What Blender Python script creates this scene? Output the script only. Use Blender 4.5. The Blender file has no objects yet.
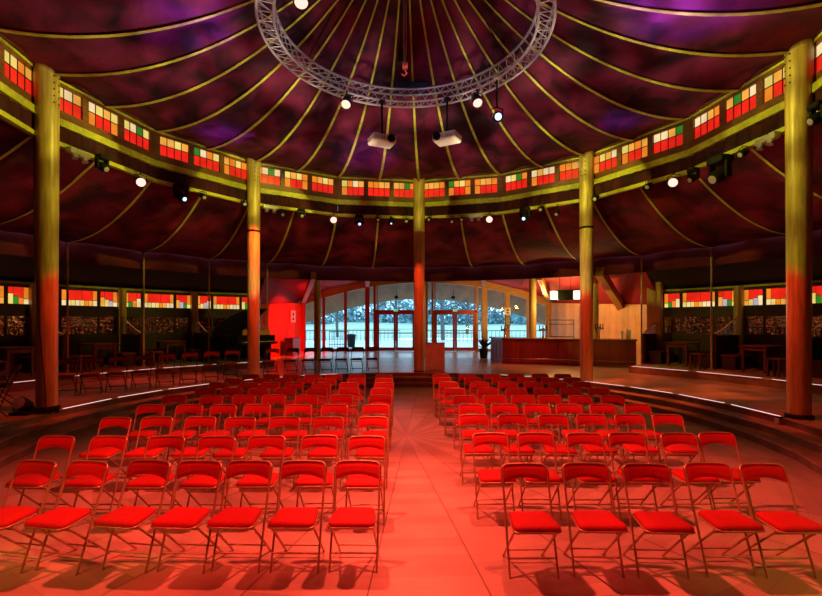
import bpy, math, random
from mathutils import Vector, Matrix
random.seed(7)
C = bpy.context.scene.collection
PI = math.pi
sin, cos, rad = math.sin, math.cos, math.radians
CX, CY = -.081, 7.835            # centre of the round tent
DEL = rad(2.98)                  # turn of the tent about its centre
STEP = 2*PI/32
PZ, TZ = .39, .60                # platform and booth tier heights

# ------------------------------------------------------------------ helpers
class MB:
    def __init__(s):
        s.v, s.f, s.sm, s.mi, s.col = [], [], [], [], []
    def add(s, vs, fs, smooth=False, mi=0, col=(1, 1, 1, 1)):
        b = len(s.v)
        s.v += [tuple(p) for p in vs]
        for f in fs:
            s.f.append([b+i for i in f]); s.sm.append(smooth); s.mi.append(mi); s.col.append(col)
        return s
    def box(s, x0, x1, y0, y1, z0, z1, M=None, mi=0, col=(1, 1, 1, 1)):
        vs = [Vector((x, y, z)) for z in (z0, z1) for y in (y0, y1) for x in (x0, x1)]
        if M: vs = [M @ p for p in vs]
        return s.add(vs, [(0, 2, 3, 1), (4, 5, 7, 6), (0, 1, 5, 4), (2, 6, 7, 3), (0, 4, 6, 2), (1, 3, 7, 5)], mi=mi, col=col)
    def bbox(s, x0, x1, y0, y1, z0, z1, b=.01, M=None, mi=0):
        # box with chamfered edges
        xs, ys, zs = ((x0, x1), (y0, y1), (z0, z1))
        vs = []
        for cx in (0, 1):
            for cy in (0, 1):
                for cz in (0, 1):
                    sx, sy, sz = (b if c == 0 else -b for c in (cx, cy, cz))
                    X, Y, Z = xs[cx], ys[cy], zs[cz]
                    vs += [Vector((X, Y+sy, Z+sz)), Vector((X+sx, Y, Z+sz)), Vector((X+sx, Y+sy, Z))]
        if M: vs = [M @ p for p in vs]
        def I(cx, cy, cz, k): return (cx*4+cy*2+cz)*3+k
        fs = []
        for c in (0, 1):
            fs.append([I(c, 0, 0, 0), I(c, 0, 1, 0), I(c, 1, 1, 0), I(c, 1, 0, 0)])
            fs.append([I(0, c, 0, 1), I(1, c, 0, 1), I(1, c, 1, 1), I(0, c, 1, 1)])
            fs.append([I(0, 0, c, 2), I(0, 1, c, 2), I(1, 1, c, 2), I(1, 0, c, 2)])
        for a in (0, 1):
            for c in (0, 1):
                fs.append([I(a, c, 0, 0), I(a, c, 1, 0), I(a, c, 1, 1), I(a, c, 0, 1)])
                fs.append([I(a, 0, c, 0), I(a, 1, c, 0), I(a, 1, c, 2), I(a, 0, c, 2)])
                fs.append([I(0, a, c, 1), I(1, a, c, 1), I(1, a, c, 2), I(0, a, c, 2)])
        for a in (0, 1):
            for c in (0, 1):
                for e in (0, 1): fs.append([I(a, c, e, 0), I(a, c, e, 1), I(a, c, e, 2)])
        return s.add(vs, fs, mi=mi)
    def tube(s, pts, r, n=8, closed=False, mi=0, flat=None, cap=True):
        pts = [Vector(p) for p in pts]
        m = len(pts); rs = r if isinstance(r, (list, tuple)) else [r]*m
        vs = []; up = None
        for i, p in enumerate(pts):
            if closed: t = pts[(i+1) % m]-pts[i-1]
            else: t = pts[min(i+1, m-1)]-pts[max(i-1, 0)]
            t.normalize()
            if up is None:
                up = Vector((0, 0, 1)) if abs(t.z) < .9 else Vector((1, 0, 0))
            u = (up-t*up.dot(t)).normalized(); w = t.cross(u); up = u
            for k in range(n):
                a = 2*PI*k/n
                vs.append(p+(u*cos(a)+w*sin(a))*rs[i])
        fs = []
        for i in range(m if closed else m-1):
            for k in range(n):
                a, b = i*n+k, i*n+(k+1) % n
                c, d = ((i+1) % m)*n+(k+1) % n, ((i+1) % m)*n+k
                fs.append((a, b, c, d))
        s.add(vs, fs, True, mi)
        if not closed and cap:
            s.add(vs[:n], [tuple(range(n))[::-1]], False, mi); s.add(vs[-n:], [tuple(range(n))], False, mi)
        return s
    def lathe(s, prof, n=20, M=None, mi=0, smooth=True):
        vs = []
        for r, z in prof:
            for k in range(n):
                a = 2*PI*k/n; vs.append(Vector((r*cos(a), r*sin(a), z)))
        if M: vs = [M @ p for p in vs]
        fs = []
        for i in range(len(prof)-1):
            for k in range(n):
                fs.append((i*n+k, i*n+(k+1) % n, (i+1)*n+(k+1) % n, (i+1)*n+k))
        s.add(vs, fs, smooth, mi)
        if prof[0][0] > 1e-4: s.add(vs[:n], [tuple(range(n))[::-1]], False, mi)
        if prof[-1][0] > 1e-4: s.add(vs[-n:], [tuple(range(n))], False, mi)
        return s
    def prism(s, poly, z0, z1, M=None, mi=0):
        n = len(poly)
        vs = [Vector((x, y, z0)) for x, y in poly]+[Vector((x, y, z1)) for x, y in poly]
        if M: vs = [M @ p for p in vs]
        fs = [tuple(range(n))[::-1], tuple(range(n, 2*n))]+[(i, (i+1) % n, n+(i+1) % n, n+i) for i in range(n)]
        return s.add(vs, fs, mi=mi)
    def grid(s, fn, nu, nv, smooth=True, mi=0, wrap=False):
        vs = [fn(i/nu, j/nv) for i in range(nu+1) for j in range(nv+1)]
        fs = [(i*(nv+1)+j, (i+1)*(nv+1)+j, (i+1)*(nv+1)+j+1, i*(nv+1)+j+1) for i in range(nu) for j in range(nv)]
        return s.add(vs, fs, smooth, mi)
    def mesh(s, name, mats, colors=False):
        me = bpy.data.meshes.new(name)
        me.from_pydata(s.v, [], s.f)
        me.polygons.foreach_set('use_smooth', s.sm); me.polygons.foreach_set('material_index', s.mi)
        for m in (mats if isinstance(mats, (list, tuple)) else [mats]): me.materials.append(m)
        if colors:
            ca = me.color_attributes.new('Col', 'FLOAT_COLOR', 'CORNER')
            for p in me.polygons:
                for li in p.loop_indices: ca.data[li].color = s.col[p.index]
        me.update(); return me
    def build(s, name, mats, parent=None, colors=False):
        o = bpy.data.objects.new(name, s.mesh(name, mats, colors)); C.objects.link(o)
        if parent: o.parent = parent
        return o

def tag(o, label, cat, group=None):
    o['label'] = label; o['category'] = cat
    if group: o['group'] = group
    return o
def thing(name, label, cat, loc=(0, 0, 0), rz=0, group=None):
    o = bpy.data.objects.new(name, None); C.objects.link(o); o.empty_display_size = .1
    o.location = loc; o.rotation_euler = (0, 0, rz)
    return tag(o, label, cat, group)
def struct(o):
    o['kind'] = 'structure'; return o
def dup(root, loc, rz, label, group=None):
    r = root.copy(); C.objects.link(r); r.location = loc; r.rotation_euler = (0, 0, rz); r['label'] = label
    if group: r['group'] = group
    for ch in list(root.children):
        c = ch.copy(); C.objects.link(c); c.parent = r
        for g in list(ch.children):
            d = g.copy(); C.objects.link(d); d.parent = c
    return r
def aim(p, q):          # matrix: local +Z looks from p to q
    z = (Vector(q)-Vector(p)).normalized()
    return Matrix.Translation(p) @ z.to_track_quat('Z', 'Y').to_matrix().to_4x4()
def pol(R, a, z=0):     # a is the tent angle, 0 = far end, positive = right
    return Vector((CX+R*sin(a), CY+R*cos(a), z))
def radM(a, R=0, z=0):  # local x = tangent (to the right seen from the centre), y = outward
    return Matrix.Translation(pol(R, a, z)) @ Matrix.Rotation(-a, 4, 'Z')

# ------------------------------------------------------------------ materials
def newmat(name):
    m = bpy.data.materials.new(name); m.use_nodes = True
    nt = m.node_tree; return m, nt, nt.nodes['Principled BSDF']
def mat(name, col, rough=.5, metal=0, var=.25, scale=6, stretch=(1, 1, 1), bump=0, emit=None, es=0, sheen=0, spec=None, col2=None):
    m, nt, b = newmat(name)
    b.inputs['Roughness'].default_value = rough; b.inputs['Metallic'].default_value = metal
    if spec is not None: b.inputs['Specular IOR Level'].default_value = spec
    if sheen: b.inputs['Sheen Weight'].default_value = sheen; b.inputs['Sheen Tint'].default_value = (*col, 1)
    tc = nt.nodes.new('ShaderNodeTexCoord'); mp = nt.nodes.new('ShaderNodeMapping'); mp.inputs['Scale'].default_value = stretch
    no = nt.nodes.new('ShaderNodeTexNoise'); no.inputs['Scale'].default_value = scale; no.inputs['Detail'].default_value = 5
    nt.links.new(tc.outputs['Object'], mp.inputs[0]); nt.links.new(mp.outputs[0], no.inputs['Vector'])
    r = nt.nodes.new('ShaderNodeValToRGB')
    c2 = col2 or [c*(1+var) for c in col]
    r.color_ramp.elements[0].position = .32; r.color_ramp.elements[1].position = .68
    r.color_ramp.elements[0].color = (*[c*(1-var) for c in col], 1) if not col2 else (*col, 1)
    r.color_ramp.elements[1].color = (*c2, 1)
    nt.links.new(no.outputs['Fac'], r.inputs[0]); nt.links.new(r.outputs[0], b.inputs['Base Color'])
    if bump:
        bp = nt.nodes.new('ShaderNodeBump'); bp.inputs['Strength'].default_value = bump; bp.inputs['Distance'].default_value = .03
        nt.links.new(no.outputs['Fac'], bp.inputs['Height']); nt.links.new(bp.outputs[0], b.inputs['Normal'])
    if emit:
        b.inputs['Emission Color'].default_value = (*emit, 1); b.inputs['Emission Strength'].default_value = es
    return m

M = {}
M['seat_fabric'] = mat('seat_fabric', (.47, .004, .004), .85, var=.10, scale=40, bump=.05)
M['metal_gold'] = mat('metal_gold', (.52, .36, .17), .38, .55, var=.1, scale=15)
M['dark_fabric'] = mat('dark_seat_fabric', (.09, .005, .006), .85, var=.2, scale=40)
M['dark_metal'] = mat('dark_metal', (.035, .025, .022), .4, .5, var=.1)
M['pine'] = mat('varnished_pine', (.50, .37, .12), .38, var=.3, scale=5, stretch=(4, 4, .35))
M['wood'] = mat('warm_wood', (.42, .22, .07), .45, var=.25, scale=6, stretch=(6, 6, .5))
M['beam'] = mat('glulam_beam', (.45, .22, .07), .5, var=.2, scale=5, stretch=(.6, 6, 6))
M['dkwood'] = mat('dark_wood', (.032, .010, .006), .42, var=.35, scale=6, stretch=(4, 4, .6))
M['framewood'] = mat('frame_wood', (.16, .060, .022), .45, var=.3, scale=8, stretch=(1, 1, 4))
M['redwood'] = mat('red_painted_wood', (.42, .035, .02), .5, var=.15, scale=6)
M['yellow'] = mat('yellow_tape', (.46, .47, .045), .6, var=.22, scale=9)
M['black'] = mat('matt_black', (.010, .010, .011), .65, var=.2, spec=.2)
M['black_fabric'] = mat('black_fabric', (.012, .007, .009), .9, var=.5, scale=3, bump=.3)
M['alu'] = mat('aluminium', (.60, .60, .66), .35, .45, var=.08, scale=20)
M['white'] = mat('white_plastic', (.52, .50, .48), .4, var=.05)
M['cream'] = mat('cream_plastic', (.85, .82, .72), .45, var=.04)
M['paper'] = mat('paper', (.80, .76, .70), .8, var=.03)
M['chrome'] = mat('chrome', (.7, .66, .6), .18, .95, var=.05)
M['glass_emit'] = None

def fabric(name, dark, light, scale, sx=(1, 1, 1)):
    m, nt, b = newmat(name)
    b.inputs['Roughness'].default_value = .78; b.inputs['Specular IOR Level'].default_value = .25
    tc = nt.nodes.new('ShaderNodeTexCoord'); mp = nt.nodes.new('ShaderNodeMapping'); mp.inputs['Scale'].default_value = sx
    n1 = nt.nodes.new('ShaderNodeTexNoise'); n1.inputs['Scale'].default_value = scale; n1.inputs['Detail'].default_value = 3; n1.inputs['Distortion'].default_value = .8
    n2 = nt.nodes.new('ShaderNodeTexNoise'); n2.inputs['Scale'].default_value = scale*5; n2.inputs['Detail'].default_value = 4
    nt.links.new(tc.outputs['Object'], mp.inputs[0])
    nt.links.new(mp.outputs[0], n1.inputs['Vector']); nt.links.new(mp.outputs[0], n2.inputs['Vector'])
    r = nt.nodes.new('ShaderNodeValToRGB')
    r.color_ramp.elements[0].position = .36; r.color_ramp.elements[1].position = .66
    r.color_ramp.elements[0].color = (*dark, 1); r.color_ramp.elements[1].color = (*light, 1)
    nt.links.new(n1.outputs['Fac'], r.inputs[0]); nt.links.new(r.outputs[0], b.inputs['Base Color'])
    bp = nt.nodes.new('ShaderNodeBump'); bp.inputs['Strength'].default_value = .35; bp.inputs['Distance'].default_value = .06
    nt.links.new(n2.outputs['Fac'], bp.inputs['Height']); nt.links.new(bp.outputs[0], b.inputs['Normal'])
    return m
M['roof'] = fabric('burgundy_roof_fabric', (.022, .003, .010), (.17, .012, .050), 1.1)  # dark and light mottling paints patchy gobo light into the roof cloth
M['canopy'] = fabric('burgundy_canopy_fabric', (.040, .004, .010), (.21, .012, .034), 1.0)  # canopy colour patches likewise stand in for gobo light
M['frieze'] = fabric('dark_frieze_fabric', (.025, .003, .008), (.06, .005, .014), 1.2)
M['valance'] = fabric('plum_valance_fabric', (.10, .010, .018), (.16, .014, .026), .8)
M['foyer_fabric'] = fabric('crimson_lining', (.26, .012, .022), (.34, .016, .03), .7)

def emis(name, col, s):
    m = bpy.data.materials.new(name); m.use_nodes = True; nt = m.node_tree
    nt.nodes.remove(nt.nodes['Principled BSDF'])
    e = nt.nodes.new('ShaderNodeEmission'); e.inputs[0].default_value = (*col, 1); e.inputs[1].default_value = s
    nt.links.new(e.outputs[0], nt.nodes['Material Output'].inputs[0]); return m
M['led'] = emis('led_white', (1, .66, .60), 1.6)
M['lamp_lit'] = emis('lit_red_lamp', (1, .48, .40), 1.9)
M['lamp_warm'] = emis('warm_lamp', (1, .82, .52), 2.6)
M['blue_led'] = emis('blue_white_led', (.45, .7, 1), 2.2)
M['exit_green'] = emis('exit_green', (.25, .9, .5), .9)
def stained():
    m = bpy.data.materials.new('backlit_stained_glass'); m.use_nodes = True; nt = m.node_tree
    b = nt.nodes['Principled BSDF']; b.inputs['Roughness'].default_value = .25
    a = nt.nodes.new('ShaderNodeVertexColor'); a.layer_name = 'Col'
    tc = nt.nodes.new('ShaderNodeTexCoord'); no = nt.nodes.new('ShaderNodeTexNoise'); no.inputs['Scale'].default_value = 2.2
    nt.links.new(tc.outputs['Object'], no.inputs['Vector'])
    mr = nt.nodes.new('ShaderNodeMapRange'); mr.inputs[1].default_value = .3; mr.inputs[2].default_value = .7; mr.inputs[3].default_value = .75; mr.inputs[4].default_value = 1.15
    nt.links.new(no.outputs['Fac'], mr.inputs[0])
    mx = nt.nodes.new('ShaderNodeVectorMath'); mx.operation = 'SCALE'
    nt.links.new(a.outputs[0], mx.inputs[0]); nt.links.new(mr.outputs[0], mx.inputs['Scale'])
    nt.links.new(mx.outputs[0], b.inputs['Emission Color']); b.inputs['Emission Strength'].default_value = .95
    b.inputs['Base Color'].default_value = (.03, .01, .01, 1)
    return m
M['stained'] = stained()
def glass():
    m = bpy.data.materials.new('window_glass'); m.use_nodes = True; nt = m.node_tree
    nt.nodes.remove(nt.nodes['Principled BSDF'])
    t = nt.nodes.new('ShaderNodeBsdfTransparent'); t.inputs[0].default_value = (.93, .97, 1, 1)
    g = nt.nodes.new('ShaderNodeBsdfGlossy'); g.inputs['Roughness'].default_value = .03
    x = nt.nodes.new('ShaderNodeMixShader'); x.inputs[0].default_value = .02
    nt.links.new(t.outputs[0], x.inputs[1]); nt.links.new(g.outputs[0], x.inputs[2])
    nt.links.new(x.outputs[0], nt.nodes['Material Output'].inputs[0]); return m
M['glass'] = glass()
def mirror():
    m, nt, b = newmat('bevelled_mirror')
    b.inputs['Metallic'].default_value = 1; b.inputs['Roughness'].default_value = .06
    b.inputs['Base Color'].default_value = (.62, .55, .52, 1)
    tc = nt.nodes.new('ShaderNodeTexCoord'); v = nt.nodes.new('ShaderNodeTexVoronoi'); v.inputs['Scale'].default_value = 9
    nt.links.new(tc.outputs['Object'], v.inputs['Vector'])
    bp = nt.nodes.new('ShaderNodeBump'); bp.inputs['Strength'].default_value = .28; bp.inputs['Distance'].default_value = .02
    nt.links.new(v.outputs['Distance'], bp.inputs['Height']); nt.links.new(bp.outputs[0], b.inputs['Normal'])
    return m
M['mirror'] = mirror()

class NB:      # tiny node expression builder
    def __init__(s, nt): s.nt = nt
    def m(s, op, a, b=None, c=None):
        n = s.nt.nodes.new('ShaderNodeMath'); n.operation = op
        for i, x in enumerate((a, b, c)):
            if x is None: continue
            if isinstance(x, (int, float)): n.inputs[i].default_value = x
            else: s.nt.links.new(x, n.inputs[i])
        return n.outputs[0]
def floor_mat():
    m, nt, b = newmat('radial_board_floor'); e = NB(nt).m; L = nt.links.new
    tc = nt.nodes.new('ShaderNodeTexCoord'); sp = nt.nodes.new('ShaderNodeSeparateXYZ'); L(tc.outputs['Object'], sp.inputs[0])
    x, y = sp.outputs[0], sp.outputs[1]
    th = e('ARCTAN2', x, y)
    t = e('ADD', e('DIVIDE', th, STEP), 100.0); fr = e('FRACT', t); sec = e('FLOOR', t)
    loc = e('MULTIPLY', e('SUBTRACT', fr, .5), STEP)
    r = e('SQRT', e('ADD', e('MULTIPLY', x, x), e('MULTIPLY', y, y)))
    u = e('MULTIPLY', r, e('COSINE', loc))
    bd = e('DIVIDE', u, .155)
    edge = e('MULTIPLY', r, e('SINE', e('SUBTRACT', STEP/2, e('ABSOLUTE', loc))))
    seam = e('LESS_THAN', edge, .006)
    bl = e('LESS_THAN', e('FRACT', bd), .045)
    wn = nt.nodes.new('ShaderNodeTexWhiteNoise'); wn.noise_dimensions = '2D'
    cb = nt.nodes.new('ShaderNodeCombineXYZ'); L(e('FLOOR', bd), cb.inputs[0]); L(sec, cb.inputs[1]); L(cb.outputs[0], wn.inputs[0])
    tone = e('ADD', .84, e('MULTIPLY', wn.outputs[0], .26))
    # starburst square in the middle
    sq = e('LESS_THAN', e('MAXIMUM', e('ABSOLUTE', x), e('ABSOLUTE', y)), 1.5)
    sqe = e('LESS_THAN', e('ABSOLUTE', e('SUBTRACT', e('MAXIMUM', e('ABSOLUTE', x), e('ABSOLUTE', y)), 1.5)), .010)
    wt = e('FRACT', e('MULTIPLY', th, 16/(2*PI)*1.0)); ray = e('GREATER_THAN', wt, .5)
    w2 = e('FRACT', e('MULTIPLY', th, 32/(2*PI))); wl = e('LESS_THAN', w2, .07)
    tone2 = e('SUBTRACT', e('SUBTRACT', 1.08, e('MULTIPLY', ray, .20)), e('MULTIPLY', wl, .25))
    tone = e('ADD', e('MULTIPLY', tone, e('SUBTRACT', 1, sq)), e('MULTIPLY', tone2, sq))
    lines = e('ADD', e('MULTIPLY', e('SUBTRACT', 1, sq), e('ADD', e('MULTIPLY', bl, .16), e('MULTIPLY', seam, .62))), e('MULTIPLY', sqe, .4))
    no = nt.nodes.new('ShaderNodeTexNoise'); no.inputs['Scale'].default_value = 1.6; no.inputs['Detail'].default_value = 7; L(tc.outputs['Object'], no.inputs['Vector'])
    tone = e('MULTIPLY', e('MULTIPLY', tone, e('SUBTRACT', 1, e('MINIMUM', lines, .75))), e('ADD', .72, e('MULTIPLY', no.outputs['Fac'], .56)))
    mx = nt.nodes.new('ShaderNodeVectorMath'); mx.operation = 'SCALE'; mx.inputs[0].default_value = (.50, .36, .27)
    L(tone, mx.inputs['Scale']); L(mx.outputs[0], b.inputs['Base Color'])
    b.inputs['Roughness'].default_value = .5; b.inputs['Specular IOR Level'].default_value = .3
    return m
M['floor'] = floor_mat()
def plank_mat(name, col, w=.14, rough=.35, ax=0, dark=.55, spec=.5):
    m, nt, b = newmat(name); b.inputs['Specular IOR Level'].default_value = spec; e = NB(nt).m; L = nt.links.new
    tc = nt.nodes.new('ShaderNodeTexCoord'); sp = nt.nodes.new('ShaderNodeSeparateXYZ'); L(tc.outputs['Object'], sp.inputs[0])
    q = e('DIVIDE', sp.outputs[ax], w); ln = e('LESS_THAN', e('FRACT', q), .07)
    wn = nt.nodes.new('ShaderNodeTexWhiteNoise'); wn.noise_dimensions = '1D'; L(e('FLOOR', q), wn.inputs['W'])
    no = nt.nodes.new('ShaderNodeTexNoise'); no.inputs['Scale'].default_value = 3; no.inputs['Detail'].default_value = 5; L(tc.outputs['Object'], no.inputs['Vector'])
    t = e('MULTIPLY', e('MULTIPLY', e('ADD', .8, e('MULTIPLY', wn.outputs[0], .35)), e('SUBTRACT', 1, e('MULTIPLY', ln, dark))), e('ADD', .75, e('MULTIPLY', no.outputs['Fac'], .5)))
    mx = nt.nodes.new('ShaderNodeVectorMath'); mx.operation = 'SCALE'; mx.inputs[0].default_value = col
    L(t, mx.inputs['Scale']); L(mx.outputs[0], b.inputs['Base Color']); b.inputs['Roughness'].default_value = rough
    return m
M['platform'] = plank_mat('platform_boards', (.40, .30, .22), .16, .33, 1)
M['foyer_floor'] = plank_mat('pale_foyer_boards', (.80, .76, .72), .3, .24, 0, .2, .8)
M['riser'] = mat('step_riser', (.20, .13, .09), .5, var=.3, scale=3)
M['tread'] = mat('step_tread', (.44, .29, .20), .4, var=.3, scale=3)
M['barwood'] = plank_mat('bar_front_boards', (.24, .045, .028), .16, .4, 0)
M['panelwood'] = plank_mat('wood_wall_boards', (.55, .28, .09), .28, .5, 1, .35)

# ------------------------------------------------------------------ floor, steps, platform
def annulus(mb, R0, R1, z, a0=-PI, a1=PI, n=32, mi=0, down=False):
    k = max(1, round((a1-a0)/(2*PI)*n))
    for i in range(k):
        p, q = DEL+a0+(a1-a0)*i/k, DEL+a0+(a1-a0)*(i+1)/k
        vs = [pol(R0, p, z), pol(R1, p, z), pol(R1, q, z), pol(R0, q, z)]
        mb.add(vs, [(0, 1, 2, 3) if down else (3, 2, 1, 0)], mi=mi)
def band(mb, R0, z0, R1, z1, a0=-PI, a1=PI, n=32, mi=0):
    k = max(1, round((a1-a0)/(2*PI)*n))
    for i in range(k):
        p, q = DEL+a0+(a1-a0)*i/k, DEL+a0+(a1-a0)*(i+1)/k
        mb.add([pol(R0, p, z0), pol(R0, q, z0), pol(R1, q, z1), pol(R1, p, z1)], [(0, 1, 2, 3)], mi=mi)
RF, R1, R2, RT, RW = 5.82, 6.10, 6.40, 9.42, 12.2
mb = MB(); pts = [(R2*sin(STEP*i), R2*cos(STEP*i)) for i in range(32)]
mb.prism(pts[::-1], -.12, 0)
fl = struct(mb.build('floor', M['floor'])); fl.location = (CX, CY, 0); fl.rotation_euler = (0, 0, -DEL)
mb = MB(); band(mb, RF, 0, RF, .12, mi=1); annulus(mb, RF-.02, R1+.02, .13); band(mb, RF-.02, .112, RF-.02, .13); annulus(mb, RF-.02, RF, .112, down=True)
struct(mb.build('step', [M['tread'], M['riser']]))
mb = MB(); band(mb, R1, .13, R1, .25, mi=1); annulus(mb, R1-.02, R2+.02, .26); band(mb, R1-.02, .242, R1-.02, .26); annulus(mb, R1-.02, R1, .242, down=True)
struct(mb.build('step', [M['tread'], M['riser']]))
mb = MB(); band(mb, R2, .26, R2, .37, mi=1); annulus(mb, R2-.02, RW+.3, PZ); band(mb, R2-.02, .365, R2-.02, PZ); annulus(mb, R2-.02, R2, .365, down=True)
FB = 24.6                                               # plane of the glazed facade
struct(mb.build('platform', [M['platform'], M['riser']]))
mb = MB()
opts = [-6.05, -4.2, -2.3, -.4, 1.6, 3.8, 6.0, 7.66]    # the foyer floor fans from the tent to the facade
for i in range(7):
    a, b = DEL+STEP*(i-3), DEL+STEP*(i-2)
    mb.add([pol(RW+.3, a, PZ), pol(RW+.3, b, PZ), Vector((opts[i+1], FB+.2, PZ)), Vector((opts[i], FB+.2, PZ))], [(0, 1, 2, 3)])
struct(mb.build('floor_foyer', M['foyer_floor']))
mb = MB()
A0, A1 = 4*STEP, 2*PI-3*STEP                            # the booth tier runs round the back from right to left
band(mb, RT, PZ, RT, TZ-.02, A0, A1, mi=1); annulus(mb, RT-.02, RW+.3, TZ, A0, A1); band(mb, RT-.02, TZ-.025, RT-.02, TZ, A0, A1)
annulus(mb, RT-.02, RT, TZ-.025, A0, A1, down=True)
for a in (A0, A1):
    mb.add([pol(RT, DEL+a, PZ), pol(RW+.3, DEL+a, PZ), pol(RW+.3, DEL+a, TZ), pol(RT, DEL+a, TZ)], [(0, 1, 2, 3)], mi=1)
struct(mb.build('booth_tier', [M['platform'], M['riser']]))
# LED strips on the platform and tier edges
tn = [0]
def trim(mb, mats, **k):
    tn[0] += 1; return struct(mb.build('trim_%d' % tn[0], mats, **k))
def led(R, z, k0, k1):
    mb = MB()
    for k in range(k0, k1):
        a, b = DEL+STEP*k, DEL+STEP*(k+1)
        a += .012; b -= .012
        mb.add([pol(R-.024, a, z-.022), pol(R-.024, b, z-.022), pol(R-.024, b, z+.006), pol(R-.024, a, z+.006),
                pol(R-.006, a, z+.006), pol(R-.006, b, z+.006)], [(0, 1, 2, 3), (3, 2, 5, 4)])
    trim(mb, M['led'])
for k in (-8, -6, -4): led(R2, PZ, k, k+2)
for k in (2, 4, 6): led(R2, PZ, k, k+2)
led(RT, TZ, -8, -3); led(RT, TZ, 4, 8)

# ------------------------------------------------------------------ fabric roof, canopy, valance
def zd(r): return 6.53+.0853*(r-5.8)**2 + (0 if r > .9 else (.9-r)*.5)
def seamdist(a):
    t = (a-DEL)/STEP; return abs(t-round(t))*2          # 0 on the seam, 1 midway
def roofz(r, a):
    w = min(1, r/4.)
    b = .13*w*(1-(1-seamdist(a))**2) if r < 6.6 else .05
    return zd(r)+b+.018*w*sin(a*61+r*1.7)*seamdist(a)+.014*w*sin(a*97-r*3.1+1)*seamdist(a)
mb = MB()
def rfn(u, v):
    a = DEL+2*PI*u; r = .1+6.75*v; p = pol(r, a, roofz(r, a)); return p
mb.grid(rfn, 256, 26)
roof = struct(mb.build('ceiling', M['roof']))
def ribbon(fn, w, t=.012, n=26, taper=False):
    # flat tape following a radial profile, hung just under the fabric
    mb = MB(); vs = []
    for i in range(n+1):
        p, tan = fn(i/n)
        w_ = w if not taper else .013+(w-.013)*(i/n); vs += [p-tan*w_, p+tan*w_, p+tan*w_-Vector((0, 0, t)), p-tan*w_-Vector((0, 0, t))]
    fs = []
    for i in range(n):
        for k in range(4): fs.append((i*4+k, i*4+(k+1) % 4, i*4+4+(k+1) % 4, i*4+4+k))
    mb.add(vs, fs); return mb
for k in range(32):
    a = DEL+STEP*k; T = Vector((cos(a), -sin(a), 0))
    def fn(s, a=a, T=T):
        r = .3+6.3*s; return pol(r, a, zd(r)-.012), T
    ribbon(fn, .042, taper=True).build('seam_tape', M['yellow'], roof)
def zc(r): return 4.22+.107*(r-10.3)**2
mb = MB()
def cfn(u, v):
    a = DEL+2*PI*u; r = 6.78+3.78*v
    return pol(r, a, zc(r)+.10*(1-(1-seamdist(a))**2)*(1 if v < .99 else .5)+.012*sin(a*83+r*2)*seamdist(a))
mb.grid(cfn, 256, 16)
can = struct(mb.build('ceiling_canopy', M['canopy']))
for k in range(32):
    a = DEL+STEP*k; T = Vector((cos(a), -sin(a), 0))
    def fn(s, a=a, T=T):
        r = 6.8+3.7*s; return pol(r, a, zc(r)-.012), T
    ribbon(fn, .030, n=16).build('seam_tape', M['yellow'], can)
mb = MB()
def vfn(u, v):
    a = DEL+2*PI*u
    return pol(10.55+.12*sin(v*PI)+.02*sin(a*60), a, 4.34-.66*v)
mb.grid(vfn, 192, 5)
struct(mb.build('ceiling_valance', M['valance']))
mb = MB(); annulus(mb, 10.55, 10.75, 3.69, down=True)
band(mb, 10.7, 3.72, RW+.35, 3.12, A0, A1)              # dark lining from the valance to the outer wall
struct(mb.build('ceiling_lining', M['black_fabric']))

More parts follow.
